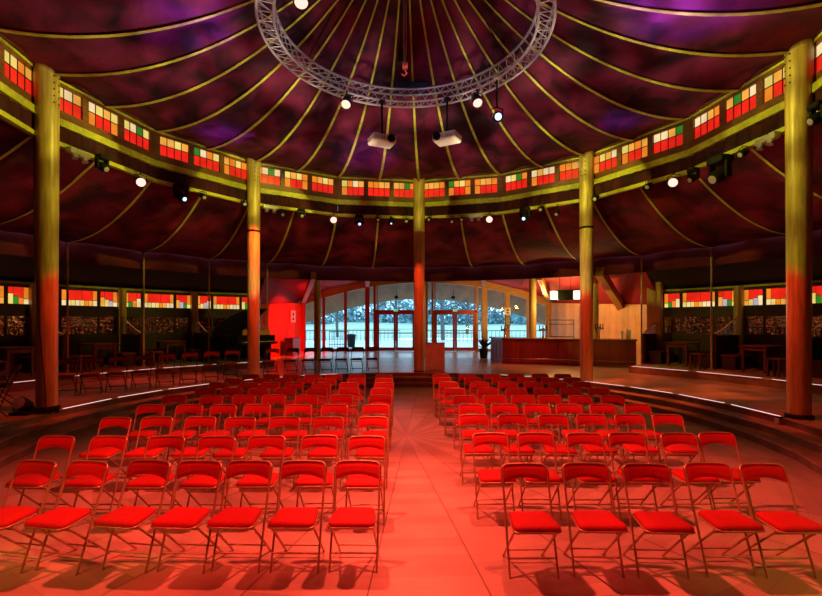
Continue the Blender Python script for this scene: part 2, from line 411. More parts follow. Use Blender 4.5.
# ------------------------------------------------------------------ the upper ring: frames, stained glass, yellow trims
RED, ORG, AMB, CRM, YEL, GRN, LIL = (.95, .018, .008, 1), (.95, .25, .02, 1), (.95, .42, .06, 1), (1, .74, .38, 1), (.9, .68, .16, 1), (.03, .22, .02, 1), (.55, .45, .55, 1)
RR = 6.78
wn_ = [0]
def window(mb, mats, colors=False):
    wn_[0] += 1; return struct(mb.build('window_%d' % wn_[0], mats, colors=colors))
ring_facets = [j for j in range(-8, 8)]
for j in ring_facets:
    a0 = DEL+2*STEP*j; a1 = a0+2*STEP; am = (a0+a1)/2
    Mx = radM(am, RR*cos(STEP), 0); h = RR*sin(STEP)
    mb = MB()
    mb.box(-h, h, 0, .14, 5.90, 6.08, Mx); mb.box(-h, h, 0, .14, 6.545, 6.70, Mx)
    mb.box(-h-.03, h+.03, -.05, .10, 6.66, 6.72, Mx)
    mb.box(-h, h, .11, .15, 5.40, 6.9, Mx)
    n = 3; g = .13; ww = (2*h-g*(n+1))/n
    for i in range(n+1):
        x = -h+i*(ww+g); mb.box(x, x+g, -.01, .12, 6.08, 6.545, Mx)
    trim(mb, M['framewood'])
    t = MB(); t.box(-h-.02, h+.02, -.06, .06, 5.76, 5.90, Mx); t.box(-h-.02, h+.02, -.035, .0, 6.595, 6.64, Mx); trim(t, M['yellow'])
    t = MB(); t.box(-h-.02, h+.02, -.05, .05, 5.37, 5.455, Mx); trim(t, M['yellow'])
    t = MB()
    def sw(u, v, Mx=Mx, h=h): return Mx @ Vector((-h+2*h*u, .01+.025*sin(u*60), 5.45+.32*v))
    t.grid(sw, 60, 1); struct(t.build('ceiling_frieze', M['frieze']))
    if abs(j+.5) > 6: continue
    for i in range(n):
        x0 = -h+g+i*(ww+g); w = MB()
        kind = (i+j) % 3; gi = random.randrange(4)
        top = [random.choice([AMB, CRM, AMB, ORG, YEL]) for _ in range(4)]
        if kind == 1: top[gi] = GRN
        bot = [ORG, RED, RED, ORG] if (i+2*j) % 4 == 1 else ([RED]*4 if kind != 2 else [ORG, RED, RED, RED])
        for c in range(4):
            xa, xb = x0+ww*c/4+.008, x0+ww*(c+1)/4-.008
            w.box(xa, xb, .035, .05, 6.085, 6.335, Mx, col=bot[c]); w.box(xa, xb, .035, .05, 6.352, 6.54, Mx, col=top[c])
            if c: w.box(x0+ww*c/4-.008, x0+ww*c/4+.008, .025, .055, 6.08, 6.545, Mx, mi=1)
        w.box(x0, x0+ww, .025, .055, 6.335, 6.352, Mx, mi=1)
        window(w, [M['stained'], M['dkwood']], True)

# ------------------------------------------------------------------ tall posts carrying the ring
pl = {-2: 'tall yellow timber post at far left, black fixture and cables at its foot', -1: 'tall yellow timber post left of the entrance, black strap round it',
      0: 'tall timber post in the middle, behind the aisle, mostly red', 1: 'tall yellow timber post in front of the bar, black strap round it',
      2: 'tall yellow timber post at far right, black collar at its foot'}
for k in (-2, -1, 0, 1, 2):
    a = DEL+4*STEP*k; p = pol(6.62, a, PZ); near = abs(k) == 2
    t = thing('timber_post', pl[k], 'post', p, -a, 'tall posts under the ring')
    s = MB(); hgt = 6.86-PZ
    prof = [(.155, 0), (.165, .02*hgt), (.168, .3*hgt), (.178, .6*hgt), (.192, .96*hgt), (.192, hgt)]
    s.lathe(prof, 24); s.build('shaft', M['pine'], t)
    for i in range(6 if k else 0):
        for x in (-.05, .05):
            z = hgt-.25-.12*i; Mb = Matrix.Translation((x, -.178, z)) @ Matrix.Rotation(PI/2, 4, 'X')
            s = MB(); s.lathe([(.014, -.01), (.014, .012), (.008, .016)], 8, Mb); s.build('bolt', M['black'], t)
    if k == 0:
        s = MB(); s.lathe([(.158, 0), (.175, 0), (.175, .03), (.158, .04)], 20); s.build('base_ring', M['dark_metal'], t)
    elif abs(k) < 2:
        s = MB(); s.lathe([(.17, 4.55-PZ), (.182, 4.56-PZ), (.182, 4.62-PZ), (.17, 4.63-PZ)], 20); s.build('strap', M['black'], t)
    else:
        s = MB(); s.lathe([(.16, 0), (.20, 0), (.20, .05), (.16, .07)], 24); s.build('collar', M['black'], t)

# cable down the left post, fixture and cables at its foot, small box at the right post
a = DEL-8*STEP; p = pol(6.62, a, PZ)
s = MB(); s.tube([p+Vector((-.10, -.16, 5.0)), p+Vector((-.08, -.185, 3.2)), p+Vector((.02, -.19, 1.5)), p+Vector((.10, -.16, .4)), p+Vector((.12, -.17, .02))], .009, 6)
tag(s.build('cable', M['black']), 'thin black cable running down the far left timber post', 'cable')
t = thing('floor_light', 'black floor light lying at foot of far left post', 'stage light', p+Vector((-.06, -.42, 0)))
s = MB(); s.bbox(-.16, .16, -.13, .13, 0, .05, .012); s.build('base', M['black'], t)
s = MB(); s.tube([(-.10, 0, .17), (-.17, 0, .17), (-.18, 0, .06), (-.14, 0, .045), (.14, 0, .045), (.18, 0, .06), (.17, 0, .17), (.10, 0, .17)], .012, 6); s.build('yoke', M['black'], t)
s = MB(); s.lathe([(.05, -.15), (.09, -.11), (.115, .02), (.12, .10), (.11, .11)], 18, Matrix.Translation((0, 0, .17)) @ Matrix.Rotation(rad(65), 4, 'X')); s.build('head', M['black'], t)
s = MB(); s.lathe([(.105, 0), (.0, .015)], 18, Matrix.Translation((0, 0, .17)) @ Matrix.Rotation(rad(65), 4, 'X') @ Matrix.Translation((0, 0, .112))); s.build('lens', M['alu'], t)
s = MB(); rr = random.Random(3)
loop = []
for i in range(70):
    q = i/70*2*PI*5; rr_ = .13+.05*sin(i*.7)
    loop.append(p+Vector((.30+rr_*cos(q), -.36+rr_*.8*sin(q), .012+.10*(i/70)+.01*sin(i))))
s.tube(loop, .011, 6); tag(s.build('cable_coil', M['black']), 'loose coil of black cable on the platform edge beside far left post', 'cable')
a = DEL+8*STEP; p2 = pol(6.62, a, PZ)
t = thing('junction_box', 'small pale junction box below far right post on the platform edge', 'box', pol(6.36, a-.012, .27), -a)
s = MB(); s.bbox(-.05, .05, -.05, .045, 0, .11, .008); s.build('body', M['alu'], t)
s = MB(); s.bbox(-.06, .06, -.055, .045, .105, .122, .004); s.build('lid', M['black'], t)

# ------------------------------------------------------------------ thin striped poles at the canopy tips
pn = {-6: 'thin striped pole nearest the far left post', -5: 'thin striped pole second from left, before left windows', -4: 'thin striped pole left of the piano',
      -3: 'thin striped pole before the red wall, behind left post', 4: 'thin striped pole at the right end of the bar', 5: 'thin striped pole before the right booths', 6: 'thin striped pole at far right, by the far right post'}
M['stripe'] = plank_mat('striped_pole', (.40, .26, .09), .09, .5, 2, .7)
for k in (-6, -5, -4, -3, 4, 5, 6):
    a = DEL+STEP*k; z0 = TZ
    s = MB(); s.tube([(0, 0, 0), (0, 0, zc(10.45)-z0-.005)], .026, 10)
    s.lathe([(.05, 0), (.05, .03), (.03, .05)], 12)
    o = s.build('canopy_pole', M['stripe']); o.location = pol(10.45, a, z0); tag(o, pn[k], 'pole', 'thin poles under the canopy edge')

# ------------------------------------------------------------------ outer walls with booths
def wallfacet(mbw, k):
    a0 = DEL+STEP*k; am = a0+STEP/2
    Mx = radM(am, RW*cos(STEP/2)); h = RW*sin(STEP/2)
    return Mx, h
for side, ks in (('left', [-8, -7, -6, -5, -4]), ('right', [4, 5, 6, 7])):
    mb = MB()
    for n_, k in enumerate(ks):
        Mx, h = wallfacet(mb, k)
        mb.box(-h-.02, h+.02, .12, .2, TZ, 3.2, Mx)                     # backing
        mb.box(-h, h, 0, .15, 2.20, 2.50, Mx); mb.box(-h, h, 0, .15, 1.40, 1.62, Mx); mb.box(-h, h, .03, .14, TZ, 1.40, Mx)
        mb.box(-h, h, 0, .15, 3.01, 3.09, Mx)
        for x in (-.56, .50): mb.box(x, x+.06, .01, .14, 1.62, 3.01, Mx)
        # stained windows: small, wide, small
        for i, (x0, x1) in enumerate(((-1.09, -.585), (-.49, .49), (.585, 1.09))):
            w = MB(); wd = x1-x0
            if i == 1:
                cols = [(0, .13, ORG), (.13, .56, RED), (.56, .87, RED), (.87, 1, ORG)]
                for (u0, u1, c) in cols: w.box(x0+wd*u0+.008, x0+wd*u1-.008, .04, .055, 2.70, 3.0, Mx, col=c)
                cs = [AMB, CRM, CRM, CRM, YEL, CRM, YEL, ORG]; m = 8
                for q in range(m): w.box(x0+wd*q/m+.008, x0+wd*(q+1)/m-.008, .04, .055, 2.52, 2.685, Mx, col=cs[(q+k) % 8])
            else:
                big = 3 if i == 0 else 0
                cs = [[AMB, LIL, GRN, YEL], [YEL, GRN, ORG, CRM], [AMB, YEL, LIL, CRM]][(k+i) % 3]
                for q in range(4):
                    zz = 2.70+.05*(q if i == 0 else 3-q)*(1 if q in (0, 3) else .8)-.03
                    w.box(x0+wd*q/4+.007, x0+wd*(q+1)/4-.007, .04, .055, 2.52, zz-.01, Mx, col=cs[q])
                    w.box(x0+wd*q/4+(.007 if q in (0, 1, 3) else -.007), x0+wd*(q+1)/4-(.007 if q in (0, 2, 3) else -.007), .04, .055, zz+.008, 3.0, Mx, col=ORG if q == (0 if i == 0 else 3) else RED)
            w.box(x0-.03, x1+.03, .05, .07, 2.49, 3.02, Mx, mi=1)
            for (za, zb) in ((2.49, 2.52), (3.0, 3.02)): w.box(x0-.03, x1+.03, .02, .07, za, zb, Mx, mi=1)
            window(w, [M['stained'], M['dkwood']], True)
        # mirror under the windows
        word = ('leftmost', 'second', 'third', 'fourth', 'fifth')[n_] if side == 'left' else ('first', 'second', 'third', 'fourth')[n_]
        lab = ('mirror strip on the left wall, %s bay counted from the near end' % ('nearest' if n_ == 0 else word)) if side == 'left' else ('mirror strip on the right wall, %s bay counted from the bar' % word)
        t = thing('wall_mirror', lab, 'mirror', Mx @ Vector((0, 0, 1.62)), -(DEL+STEP*k+STEP/2), 'mirrors under the wall windows')
        for (x0, x1) in ((-1.08, -.56), (-.50, .50), (.56, 1.08)):
            s = MB(); s.box(x0, x1, .03, .05, 0, .58); s.build('mirror_pane', M['mirror'], t)
        s = MB(); s.box(-1.08, 1.08, .0, .05, .20, .225); s.box(-1.08, 1.08, .0, .05, .555, .58)
        for q in range(19): s.box(-1.08+q*.12-.008, -1.08+q*.12+.008, .015, .05, 0, .2)
        s.build('rail', M['dkwood'], t)
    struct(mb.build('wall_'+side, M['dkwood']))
    for k in ks+([ks[-1]+1]):
        a = DEL+STEP*k; Mx = radM(a, RW-.05)
        s = MB(); big = .25 if k == 4 else .125; Mx = radM(a-.004, RW-.45) if k == 4 else Mx
        s.box(-big*.9, big*.9, -.10, .14, PZ if k == 4 else TZ, 3.80 if k == 4 else 3.12, Mx); trim(s, M['pine'])
    s = MB()
    for k in ks:
        Mx, h = wallfacet(None, k); s.box(-h-.02, h+.02, -.04, .1, 3.09, 3.15, Mx)
    trim(s, M['yellow'])
mb = MB()
for k in range(8, 24): Mx, h = wallfacet(mb, k); mb.box(-h-.02, h+.02, .1, .2, TZ, 3.3, Mx)
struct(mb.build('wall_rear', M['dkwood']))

def ordw(i): return ('first', 'second', 'third', 'fourth', 'fifth', 'sixth', 'seventh', 'eighth', 'ninth')[i]
# booth dividers with swooping openwork tops, benches, tables and stools
def divider_parts(t):
    s = MB(); s.box(-.035, .035, -1.35, 0, 0, .98); s.bbox(-.05, .05, -1.42, -1.33, 0, 1.02, .01); s.box(-.045, .045, -1.4, 0, .96, 1.0)
    s.build('panel', M['dkwood'], t)
    s = MB(); pts = []
    for i in range(15):
        u = i/14; pts.append((0, -1.36+1.36*u, 1.06+.50*(u**1.7)*(1.0)+.06*sin(u*PI)))
    s.tube(pts, .022, 8); s.build('swoop_rail', M['chrome'], t)
    s = MB()
    for i in range(1, 14):
        p = pts[i]; s.tube([(0, p[1], .99), (0, p[1], p[2])], .008, 5)
    s.tube([(0, p[1], .99+(p[2]-.99)*.55) for p in pts], .009, 6)
    s.build('openwork', M['chrome'], t)
for side, ks in (('left', [-7, -6, -5, -4, -3]), ('right', [4, 5, 6, 7])):
    for i, k in enumerate(ks):
        a = DEL+STEP*k
        lab = 'dark divider with swooping openwork top, %s, %s wall' % (ordw(i)+(' from near end' if side == 'left' else ' from the bar'), side)
        t = thing('booth_divider', lab, 'partition', pol(RW-.16, a, TZ), -a, 'booth dividers'); divider_parts(t)
def bench_parts(t):
    s = MB(); s.bbox(-.2, .2, -1.15, 0, .36, .43, .02); s.build('seat', M['dark_fabric'], t)
    s = MB(); s.box(-.18, .18, -1.12, -.03, 0, .36); s.build('base', M['dkwood'], t)
def table_parts(t, L=1.05):
    s = MB(); s.bbox(-.34, .34, -L, 0, .71, .75, .012); s.build('tabletop', M['booth_red'], t)
    for x in (-.27, .27):
        for y in (-L+.09, -.09):
            s = MB(); s.bbox(x-.035, x+.035, y-.035, y+.035, 0, .71, .006); s.build('leg', M['dkwood2'], t)
    s = MB(); s.box(-.27, .27, -L+.075, -L+.105, .60, .70); s.build('apron', M['dkwood2'], t)
def stool_parts(t):
    s = MB(); s.bbox(-.17, .17, -.17, .17, .43, .47, .012); s.build('seat', M['booth_red'], t)
    for x in (-.13, .13):
        for y in (-.13, .13):
            s = MB(); s.bbox(x-.025, x+.025, y-.025, y+.025, 0, .43, .005); s.build('leg', M['dkwood2'], t)
M['booth_red'] = mat('booth_red_wood', (.13, .014, .010), .45, var=.2)
M['dkwood2'] = mat('booth_wood', (.10, .018, .011), .45, var=.3, scale=6, stretch=(4, 4, .6))
proto = {}
def place(kind, fn, loc, rz, label, cat, group):
    if kind not in proto:
        t = thing(kind, label, cat, loc, rz, group); fn(t); proto[kind] = t; return t
    return dup(proto[kind], loc, rz, label, group)
for side, ks in (('left', [-7, -6, -5, -4]), ('right', [4, 5, 6])):
    for i, k in enumerate(ks):
        w = ordw(i)+(' booth from the near end' if side == 'left' else ' booth from the bar')+', '+side
        am = DEL+STEP*(k+.5)
        if k != -4: place('booth_table', table_parts, pol(11.55, am, TZ), -am, 'dark wooden table, '+w, 'table', 'booth tables')
        for sg, nm in ((-1, 'left'), (1, 'right')):
            if k == -4: continue
            ab = am+sg*.070
            place('booth_bench', bench_parts, pol(11.9, ab, TZ), -ab, 'dark bench %s of the table, %s' % (nm, w), 'bench', 'booth benches')
        if k != -4:
            ab = am+.075*(1 if side == 'right' else -1); place('wooden_stool', stool_parts, pol(10.15, ab, TZ), -ab, 'low wooden stool, aisle end, '+w, 'stool', 'booth stools')

# ------------------------------------------------------------------ chairs
W2 = .19
def chair_meshes(fab, met):
    P = {}
    yo = -.17                                          # local y of the front feet; -y is the front
    def fr(z): return yo+.385*z                        # long front tubes lean back all the way up
    s = MB()                                           # seat: rounded pad, wider at the front
    out = []
    ring = []
    def corner(cx, cy, r, a0):
        return [(cx+r*cos(rad(a0+q*22.5)), cy+r*sin(rad(a0+q*22.5))) for q in range(5)]
    yf, yb, wf, wb = yo-.12, yo+.185, .182, .16
    poly = corner(wf-.05, yf+.05, .05, 270)+corner(wb-.035, yb-.035, .035, 0)+corner(-wb+.035, yb-.035, .035, 90)+corner(-wf+.05, yf+.05, .05, 180)
    cxm, cym = 0, (yf+yb)/2
    rings = [(.93, .405), (1, .415), (1, .432), (.965, .445), (.86, .455), (.5, .459)]
    vs = []; n = len(poly)
    for sc, z in rings:
        for x, y in poly: vs.append((cxm+(x-cxm)*sc, cym+(y-cym)*sc, z+.012*((y-cym)/.15)*0))
    fs = [tuple(range(n))[::-1]]+[tuple(range((len(rings)-1)*n, len(rings)*n))]
    for i in range(len(rings)-1):
        for q in range(n): fs.append((i*n+q, i*n+(q+1) % n, (i+1)*n+(q+1) % n, (i+1)*n+q))
    s.add(vs, fs, True); P['seat'] = s.mesh('seat', fab)
    s = MB(); s.tube([(x*1.005, cym+(y-cym)*1.005, .41) for x, y in poly], .0075, 6, closed=True); P['seat_rim'] = s.mesh('seat_rim', met)
    # backrest: bowed pad with an arched lower edge
    s = MB(); nu, nv = 16, 6; wb_ = .203
    def pt(u, v, side):
        x = (u*2-1)*wb_; e = abs(u*2-1)
        ztop = .785-.035*max(0, (e-.80)/.20)**2; zbot = .640+.046*(1-e**2.2)
        z = zbot+(ztop-zbot)*v
        edge = min(1, 5*min(v, 1-v, (1-e)*1.6))**.5
        th = .005+.0135*edge
        return (x, fr(z)+.004+.022*(1-e*e)+side*th, z)
    for side in (-1, 1):
        vs = [pt(i/nu, j/nv, side) for i in range(nu+1) for j in range(nv+1)]
        fs = [(i*(nv+1)+j, (i+1)*(nv+1)+j, (i+1)*(nv+1)+j+1, i*(nv+1)+j+1) for i in range(nu) for j in range(nv)]
        if side == 1: fs = [f[::-1] for f in fs]
        s.add(vs, fs, True)
    N = (nu+1)*(nv+1); rim = [j for j in range(nv+1)]+[i*(nv+1)+nv for i in range(1, nu+1)]+[nu*(nv+1)+j for j in range(nv-1, -1, -1)]+[i*(nv+1) for i in range(nu-1, 0, -1)]
    b = len(s.v)-2*N
    for q in range(len(rim)):
        a, c = rim[q], rim[(q+1) % len(rim)]
        s.f.append([b+a, b+N+a, b+N+c, b+c]); s.sm.append(True); s.mi.append(0); s.col.append((1, 1, 1, 1))
    P['backrest'] = s.mesh('backrest', fab)
    s = MB(); tr = .0095
    def leg(x): return MB().tube([(x, fr(0), 0), (x, fr(.40), .40), (x, fr(.70), .70), (x, fr(.755), .755)], tr, 8)
    P['leg_fl'] = leg(-W2).mesh('leg', met); P['leg_fr'] = leg(W2).mesh('leg', met)
    w3 = W2-.024
    tp = [(-W2, fr(.745), .745), (-W2+.006, fr(.772)+.002, .772), (-W2+.03, fr(.788)+.006, .788)]+[(-W2+.03+(2*W2-.06)*q/8, fr(.79)+.006+.020*(1-(q/4-1)**2), .79) for q in range(1, 8)]+[(W2-.03, fr(.788)+.006, .788), (W2-.006, fr(.772)+.002, .772), (W2, fr(.745), .745)]
    P['top_rail'] = MB().tube(tp, .0085, 8).mesh('top_rail', met)
    def rl(x): return MB().tube([(x, yo+.345, 0), (x, yo-.065, .405)], tr, 8)
    P['leg_rl'] = rl(-w3).mesh('leg', met); P['leg_rr'] = rl(w3).mesh('leg', met)
    def bar(y, z, w, r=.008): return MB().tube([(-w, y, z), (w, y, z)], r, 8)
    P['st_f'] = bar(fr(.13), .13, W2).mesh('stretcher', met)
    P['st_r'] = bar(yo+.345-.41/.405*.10, .10, w3).mesh('stretcher', met)
    P['st_m'] = bar(yo+.345-.41/.405*.36, .36, w3).mesh('stretcher', met)
    return P
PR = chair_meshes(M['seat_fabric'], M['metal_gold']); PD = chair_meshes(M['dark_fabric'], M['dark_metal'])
PN = {'seat': 'seat', 'seat_rim': 'seat_rim', 'backrest': 'backrest', 'leg_fl': 'leg', 'leg_fr': 'leg', 'leg_rl': 'leg', 'leg_rr': 'leg', 'st_f': 'stretcher', 'st_r': 'stretcher', 'st_m': 'stretcher', 'top_rail': 'top_rail'}
chp = {}
def chair(P, loc, rz, label, group):
    key = id(P)
    if key in chp: return dup(chp[key], loc, rz, label, group)
    t = thing('folding_chair', label, 'chair', loc, rz, group)
    for q, me in P.items():
        o = bpy.data.objects.new(PN[q], me); C.objects.link(o); o.parent = seat if q == 'seat_rim' else t
        if q == 'seat': seat = o
    chp[key] = t; return t
ROWL = [(3.72, [-3.26, -2.8, -2.28, -1.83, -1.4, -0.93, -0.46]), (4.57, [-3.74, -3.18, -2.57, -2.04, -1.52, -0.96, -0.46]),
        (5.50, [-3.72, -3.21, -2.66, -2.15, -1.6, -1.04, -0.48]), (6.36, [-3.78, -3.22, -2.73, -2.24, -1.63, -1.11, -0.51]),
        (7.21, [-3.88, -3.28, -2.75, -2.26, -1.72, -1.14, -0.51]), (7.97, [-3.74, -3.26, -2.77, -2.28, -1.71, -1.13, -0.54]),
        (8.73, [-3.84, -3.22, -2.79, -2.33, -1.79, -1.23, -0.54]), (9.40, [-3.8, -3.18, -2.73, -2.24, -1.79, -1.17, -0.58]),
        (10.10, [-3.69, -3.21, -2.76, -2.25, -1.77, -1.24, -0.62])]
ROWR = [(3.65, [0.96, 1.48, 1.98, 2.52, 2.97]), (4.70, [0.86, 1.34, 1.87, 2.33, 2.89, 3.32]), (5.65, [0.82, 1.32, 1.83, 2.34, 2.84, 3.32]),
        (6.37, [0.89, 1.36, 1.83, 2.31, 2.8, 3.31]), (7.15, [0.87, 1.37, 1.83, 2.27, 2.76, 3.29]), (7.97, [0.79, 1.4, 1.91, 2.42, 2.9, 3.41]),
        (8.82, [0.75, 1.37, 1.94, 2.46, 2.94, 3.43]), (9.52, [0.68, 1.35, 1.94, 2.5, 3.01, 3.5]), (10.2, [0.7, 1.3, 1.88, 2.44, 3.0, 3.51])]
rc = random.Random(11)
rown = ['front row', 'second row', 'third row', 'fourth row', 'fifth row', 'sixth row', 'seventh row', 'second last row', 'last row']
for block, rows in (('left', ROWL), ('right', ROWR)):
    for ri, (y, xs) in enumerate(rows):
        xs = sorted(xs, key=abs)
        for ci, x in enumerate(xs):
            if ci == 0: w = 'at the aisle end of'
            elif ci == len(xs)-1: w = 'at the outer end of'
            else: w = '%s from the aisle in' % ordw(ci)
            lab = 'red padded folding chair, %s the %s, %s block' % (w, rown[ri], block)
            tw = rc.uniform(-.05, .05)
            if block == 'left' and ri == 0: tw = (-.02, -.02, -.04, -.07, -.13, -.17, -.17)[ci]
            chair(PR, (x, y+rc.uniform(-.02, .02), 0), tw, lab, 'red folding chairs in the %s block' % block)
# dark chairs up on the platform
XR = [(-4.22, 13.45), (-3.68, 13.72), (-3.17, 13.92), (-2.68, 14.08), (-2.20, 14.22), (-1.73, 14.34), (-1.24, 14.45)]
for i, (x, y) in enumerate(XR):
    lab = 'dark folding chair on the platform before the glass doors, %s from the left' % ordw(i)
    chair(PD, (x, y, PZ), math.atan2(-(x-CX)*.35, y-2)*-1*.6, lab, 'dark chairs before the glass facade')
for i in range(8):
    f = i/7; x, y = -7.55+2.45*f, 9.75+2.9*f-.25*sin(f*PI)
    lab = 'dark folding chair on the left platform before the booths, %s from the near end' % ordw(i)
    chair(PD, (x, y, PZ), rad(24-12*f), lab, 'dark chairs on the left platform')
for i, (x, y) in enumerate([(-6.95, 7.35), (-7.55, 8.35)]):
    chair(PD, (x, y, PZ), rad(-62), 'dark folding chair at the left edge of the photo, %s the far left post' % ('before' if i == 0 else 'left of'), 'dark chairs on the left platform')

# ------------------------------------------------------------------ truss ring, hoist, projectors, stage lights
t = thing('truss_ring', 'round aluminium box truss hanging high over the chairs', 'truss', (CX, CY, 7.13))
for (r, z) in ((2.24, -.14), (2.24, .14), (2.50, -.14), (2.50, .14)):
    s = MB(); s.tube([(r*cos(2*PI*i/72), r*sin(2*PI*i/72), z) for i in range(72)], .024, 8, closed=True); s.build('chord', M['alu'], t)
s = MB(); n = 64
for i in range(n):
    a, b = 2*PI*i/n, 2*PI*(i+1)/n
    def q(r, w, z): return (r*cos(w), r*sin(w), z)
    for (p0, p1) in ((q(2.24, a, -.14), q(2.50, b, -.14)), (q(2.50, b, -.14), q(2.50, a, .14)), (q(2.24, a, .14), q(2.50, b, .14)), (q(2.24, a, -.14), q(2.24, b, .14)), (q(2.24, a, -.14), q(2.5, a, -.14))):
        s.tube([p0, p1], .010, 5, cap=False)
br = s.build('bracing', M['alu'], t); br['kind'] = 'stuff'
for i in range(3):
    a = rad(90+120*i+60); s = MB()
    s.tube([(2.37*cos(a), 2.37*sin(a), .14), (.9*cos(a), .9*sin(a), 1.72)], .010, 6); s.build('sling', M['black'], t)
t = thing('chain_hoist', 'chain with hook hanging from the tent peak inside the truss ring', 'hoist', (-.13, 8.2, 6.58))
s = MB(); s.tube([(0, 0, .12), (0, 0, 2.45)], .014, 6); s.tube([(.015, 0, .15), (.04, 0, .35), (.04, 0, 2.4)], .010, 6); s.build('chain', M['alu'], t)
s = MB(); s.tube([(0.02, 0, .16), (.02, 0, .06), (.05, 0, .0), (.0, 0, -.05), (-.04, 0, -.01)], .014, 6); s.bbox(-.03, .07, -.03, .03, .08, .2, .01); s.build('hook', M['alu'], t)
t = thing('tassel', 'dark green tassel hanging beside the hoist chain', 'tassel', (-.20, 8.9, 7.18))
s = MB(); s.lathe([(.075, 0), (.08, .05), (.06, .22), (.03, .30), (.035, .34), (.012, .38)], 12); s.build('fringe', mat('green_yarn', (.03, .06, .05), .9), t)
s = MB(); s.tube([(0, 0, .36), (0, 0, 1.0)], .008, 5); s.build('cord', M['black'], t)

def projector(name, loc, rz, drop, lab, lx=.14):
    t = thing(name, lab, 'projector', loc, rz, 'projectors under the truss')
    s = MB()
    s.bbox(-.28, .28, -.20, .20, -.085, .085, .03); s.build('body', M['cream'], t)
    s = MB(); s.lathe([(.085, 0), (.085, .05), (.07, .06), (.03, .05)], 18, Matrix.Translation((lx, -.195, 0)) @ Matrix.Rotation(PI/2, 4, 'X')); s.build('lens', M['black'], t)
    s = MB()
    for i in range(7): s.box(-lx-.10+i*.035, -lx-.082+i*.035, -.206, -.19, -.05, .05)
    s.build('vent', mat('vent_grey', (.35, .34, .32), .5), t)
    s = MB(); s.tube([(0, 0, .08), (0, 0, drop)], .028, 8); s.bbox(-.14, .14, -.09, .09, .08, .11, .01); s.bbox(-.06, .06, -.06, .06, drop-.05, drop, .01); s.build('drop_pole', M['black'], t)
projector('projector', (-.65, 9.97, 6.06), rad(24), .90, 'white projector hung under the truss, the left one')
projector('projector', (.80, 9.87, 6.07), rad(-28), .90, 'white projector hung under the truss, the right one', -.15)
t = thing('control_box', 'dark equipment box with blue tint lying on the far side of truss', 'box', (-.02, 10.2, 7.296))
s = MB(); s.bbox(-.34, .40, -.14, .14, 0, .14, .015); s.build('case', mat('blue_black', (.02, .04, .09), .4), t)
s = MB(); s.tube([(-.2, 0, .14), (-.2, 0, .19), (.2, 0, .19), (.2, 0, .14)], .012, 6); s.build('handle', M['black'], t)

def par_can(loc, target, lab, lit=True, scale=1., hook=.24, group='lit spotlights'):
    loc = Vector(loc); t = thing('spotlight', lab, 'spotlight', loc, 0, group)
    A = aim((0, 0, 0), Vector(target)-loc)
    s = MB(); s.lathe([(.03, -.20), (.085, -.17), (.10, -.05), (.105, .09), (.115, .10), (.115, .13), (.10, .13), (.098, .085)], 18, A @ Matrix.Scale(scale, 4)); hd = s.build('housing', M['black'], t)
    s = MB(); s.lathe([(.098*scale, .088*scale), (.05*scale, .105*scale), (.0, .112*scale)], 18, A); s.build('lens', M['lamp_lit'] if lit else M['alu'], hd)
    s = MB(); x = A.to_3x3() @ Vector((1, 0, 0)); x.z = 0; x.normalize(); w = .125*scale
    s.tube([x*w, x*w+Vector((0, 0, .13)), Vector((0, 0, .17)), -x*w+Vector((0, 0, .13)), -x*w], .010, 6)
    s.tube([(0, 0, .17), (0, 0, hook)], .016, 6); s.build('yoke', M['black'], t)
    return t
def moving_head(a, z, lab, big=1., led=True):
    loc = pol(6.55, DEL*0+rad(a), z); t = thing('moving_light', lab, 'stage light', loc, -rad(a), 'unlit fixtures under the ring')
    s = MB(); s.bbox(-.13*big, .13*big, -.11*big, .11*big, .10*big, .20*big, .02); s.tube([(0, 0, .20*big), (0, 0, 5.40-z)], .02, 6); s.build('base', M['black'], t)
    s = MB()
    for x in (-1, 1): s = MB(); s.bbox(x*.13*big-.025, x*.13*big+.025, -.05*big, .05*big, -.12*big, .12*big, .012); s.build('arm', M['black'], t)
    A = Matrix.Translation((0, 0, -.06*big)) @ aim((0, 0, 0), (0, -1, -.55))
    s = MB(); s.lathe([(.04*big, -.15*big), (.085*big, -.11*big), (.10*big, .02*big), (.085*big, .14*big), (.075*big, .15*big)], 16, A); hd = s.build('head', M['black'], t)
    s = MB(); s.lathe([((.045 if led else .06)*big, .152*big), (0, .165*big)], 14, A); s.build('lens', M['blue_led'] if led else M['alu'], hd)
def small_light(a, z, lab, bright=False):
    loc = pol(6.55, rad(a), z); t = thing('small_spotlight', lab, 'spotlight', loc, -rad(a), 'unlit fixtures under the ring')
    A = aim((0, 0, 0), (0, -1, -.6))
    s = MB(); s.lathe([(.03, -.10), (.07, -.07), (.08, .07), (.085, .08), (.07, .08)], 14, A); hd = s.build('housing', M['black'], t)
    s = MB(); s.lathe([(.07, .075), (0, .09)], 14, A); s.build('lens', M['white'] if bright else M['alu'], hd)
    s = MB(); s.tube([(.09, 0, 0), (.09, 0, .1), (0, 0, .13), (-.09, 0, .1), (-.09, 0, 0)], .009, 6); s.tube([(0, 0, .13), (0, 0, 5.40-z)], .014, 6); s.build('yoke', M['black'], t)
def flood(a, z, lab):
    loc = pol(6.5, rad(a), z); t = thing('flood_light', lab, 'floodlight', loc, -rad(a), 'pale floodlights under the ring')
    s = MB(); s.bbox(-.22, .22, -.07, .07, -.05, .06, .015); s.build('housing', M['alu'], t)
    s = MB()
    for x in (-.11, .11): s.lathe([(.05, 0), (.05, .08), (.06, .09)], 12, Matrix.Translation((x, -.02, -.05)) @ Matrix.Rotation(PI-.35, 4, 'X'))
    s.build('lamp_head', M['alu'], t)
    s = MB(); s.tube([(0, 0, .05), (0, 0, 5.42-z)], .014, 6); s.build('bracket', M['black'], t)

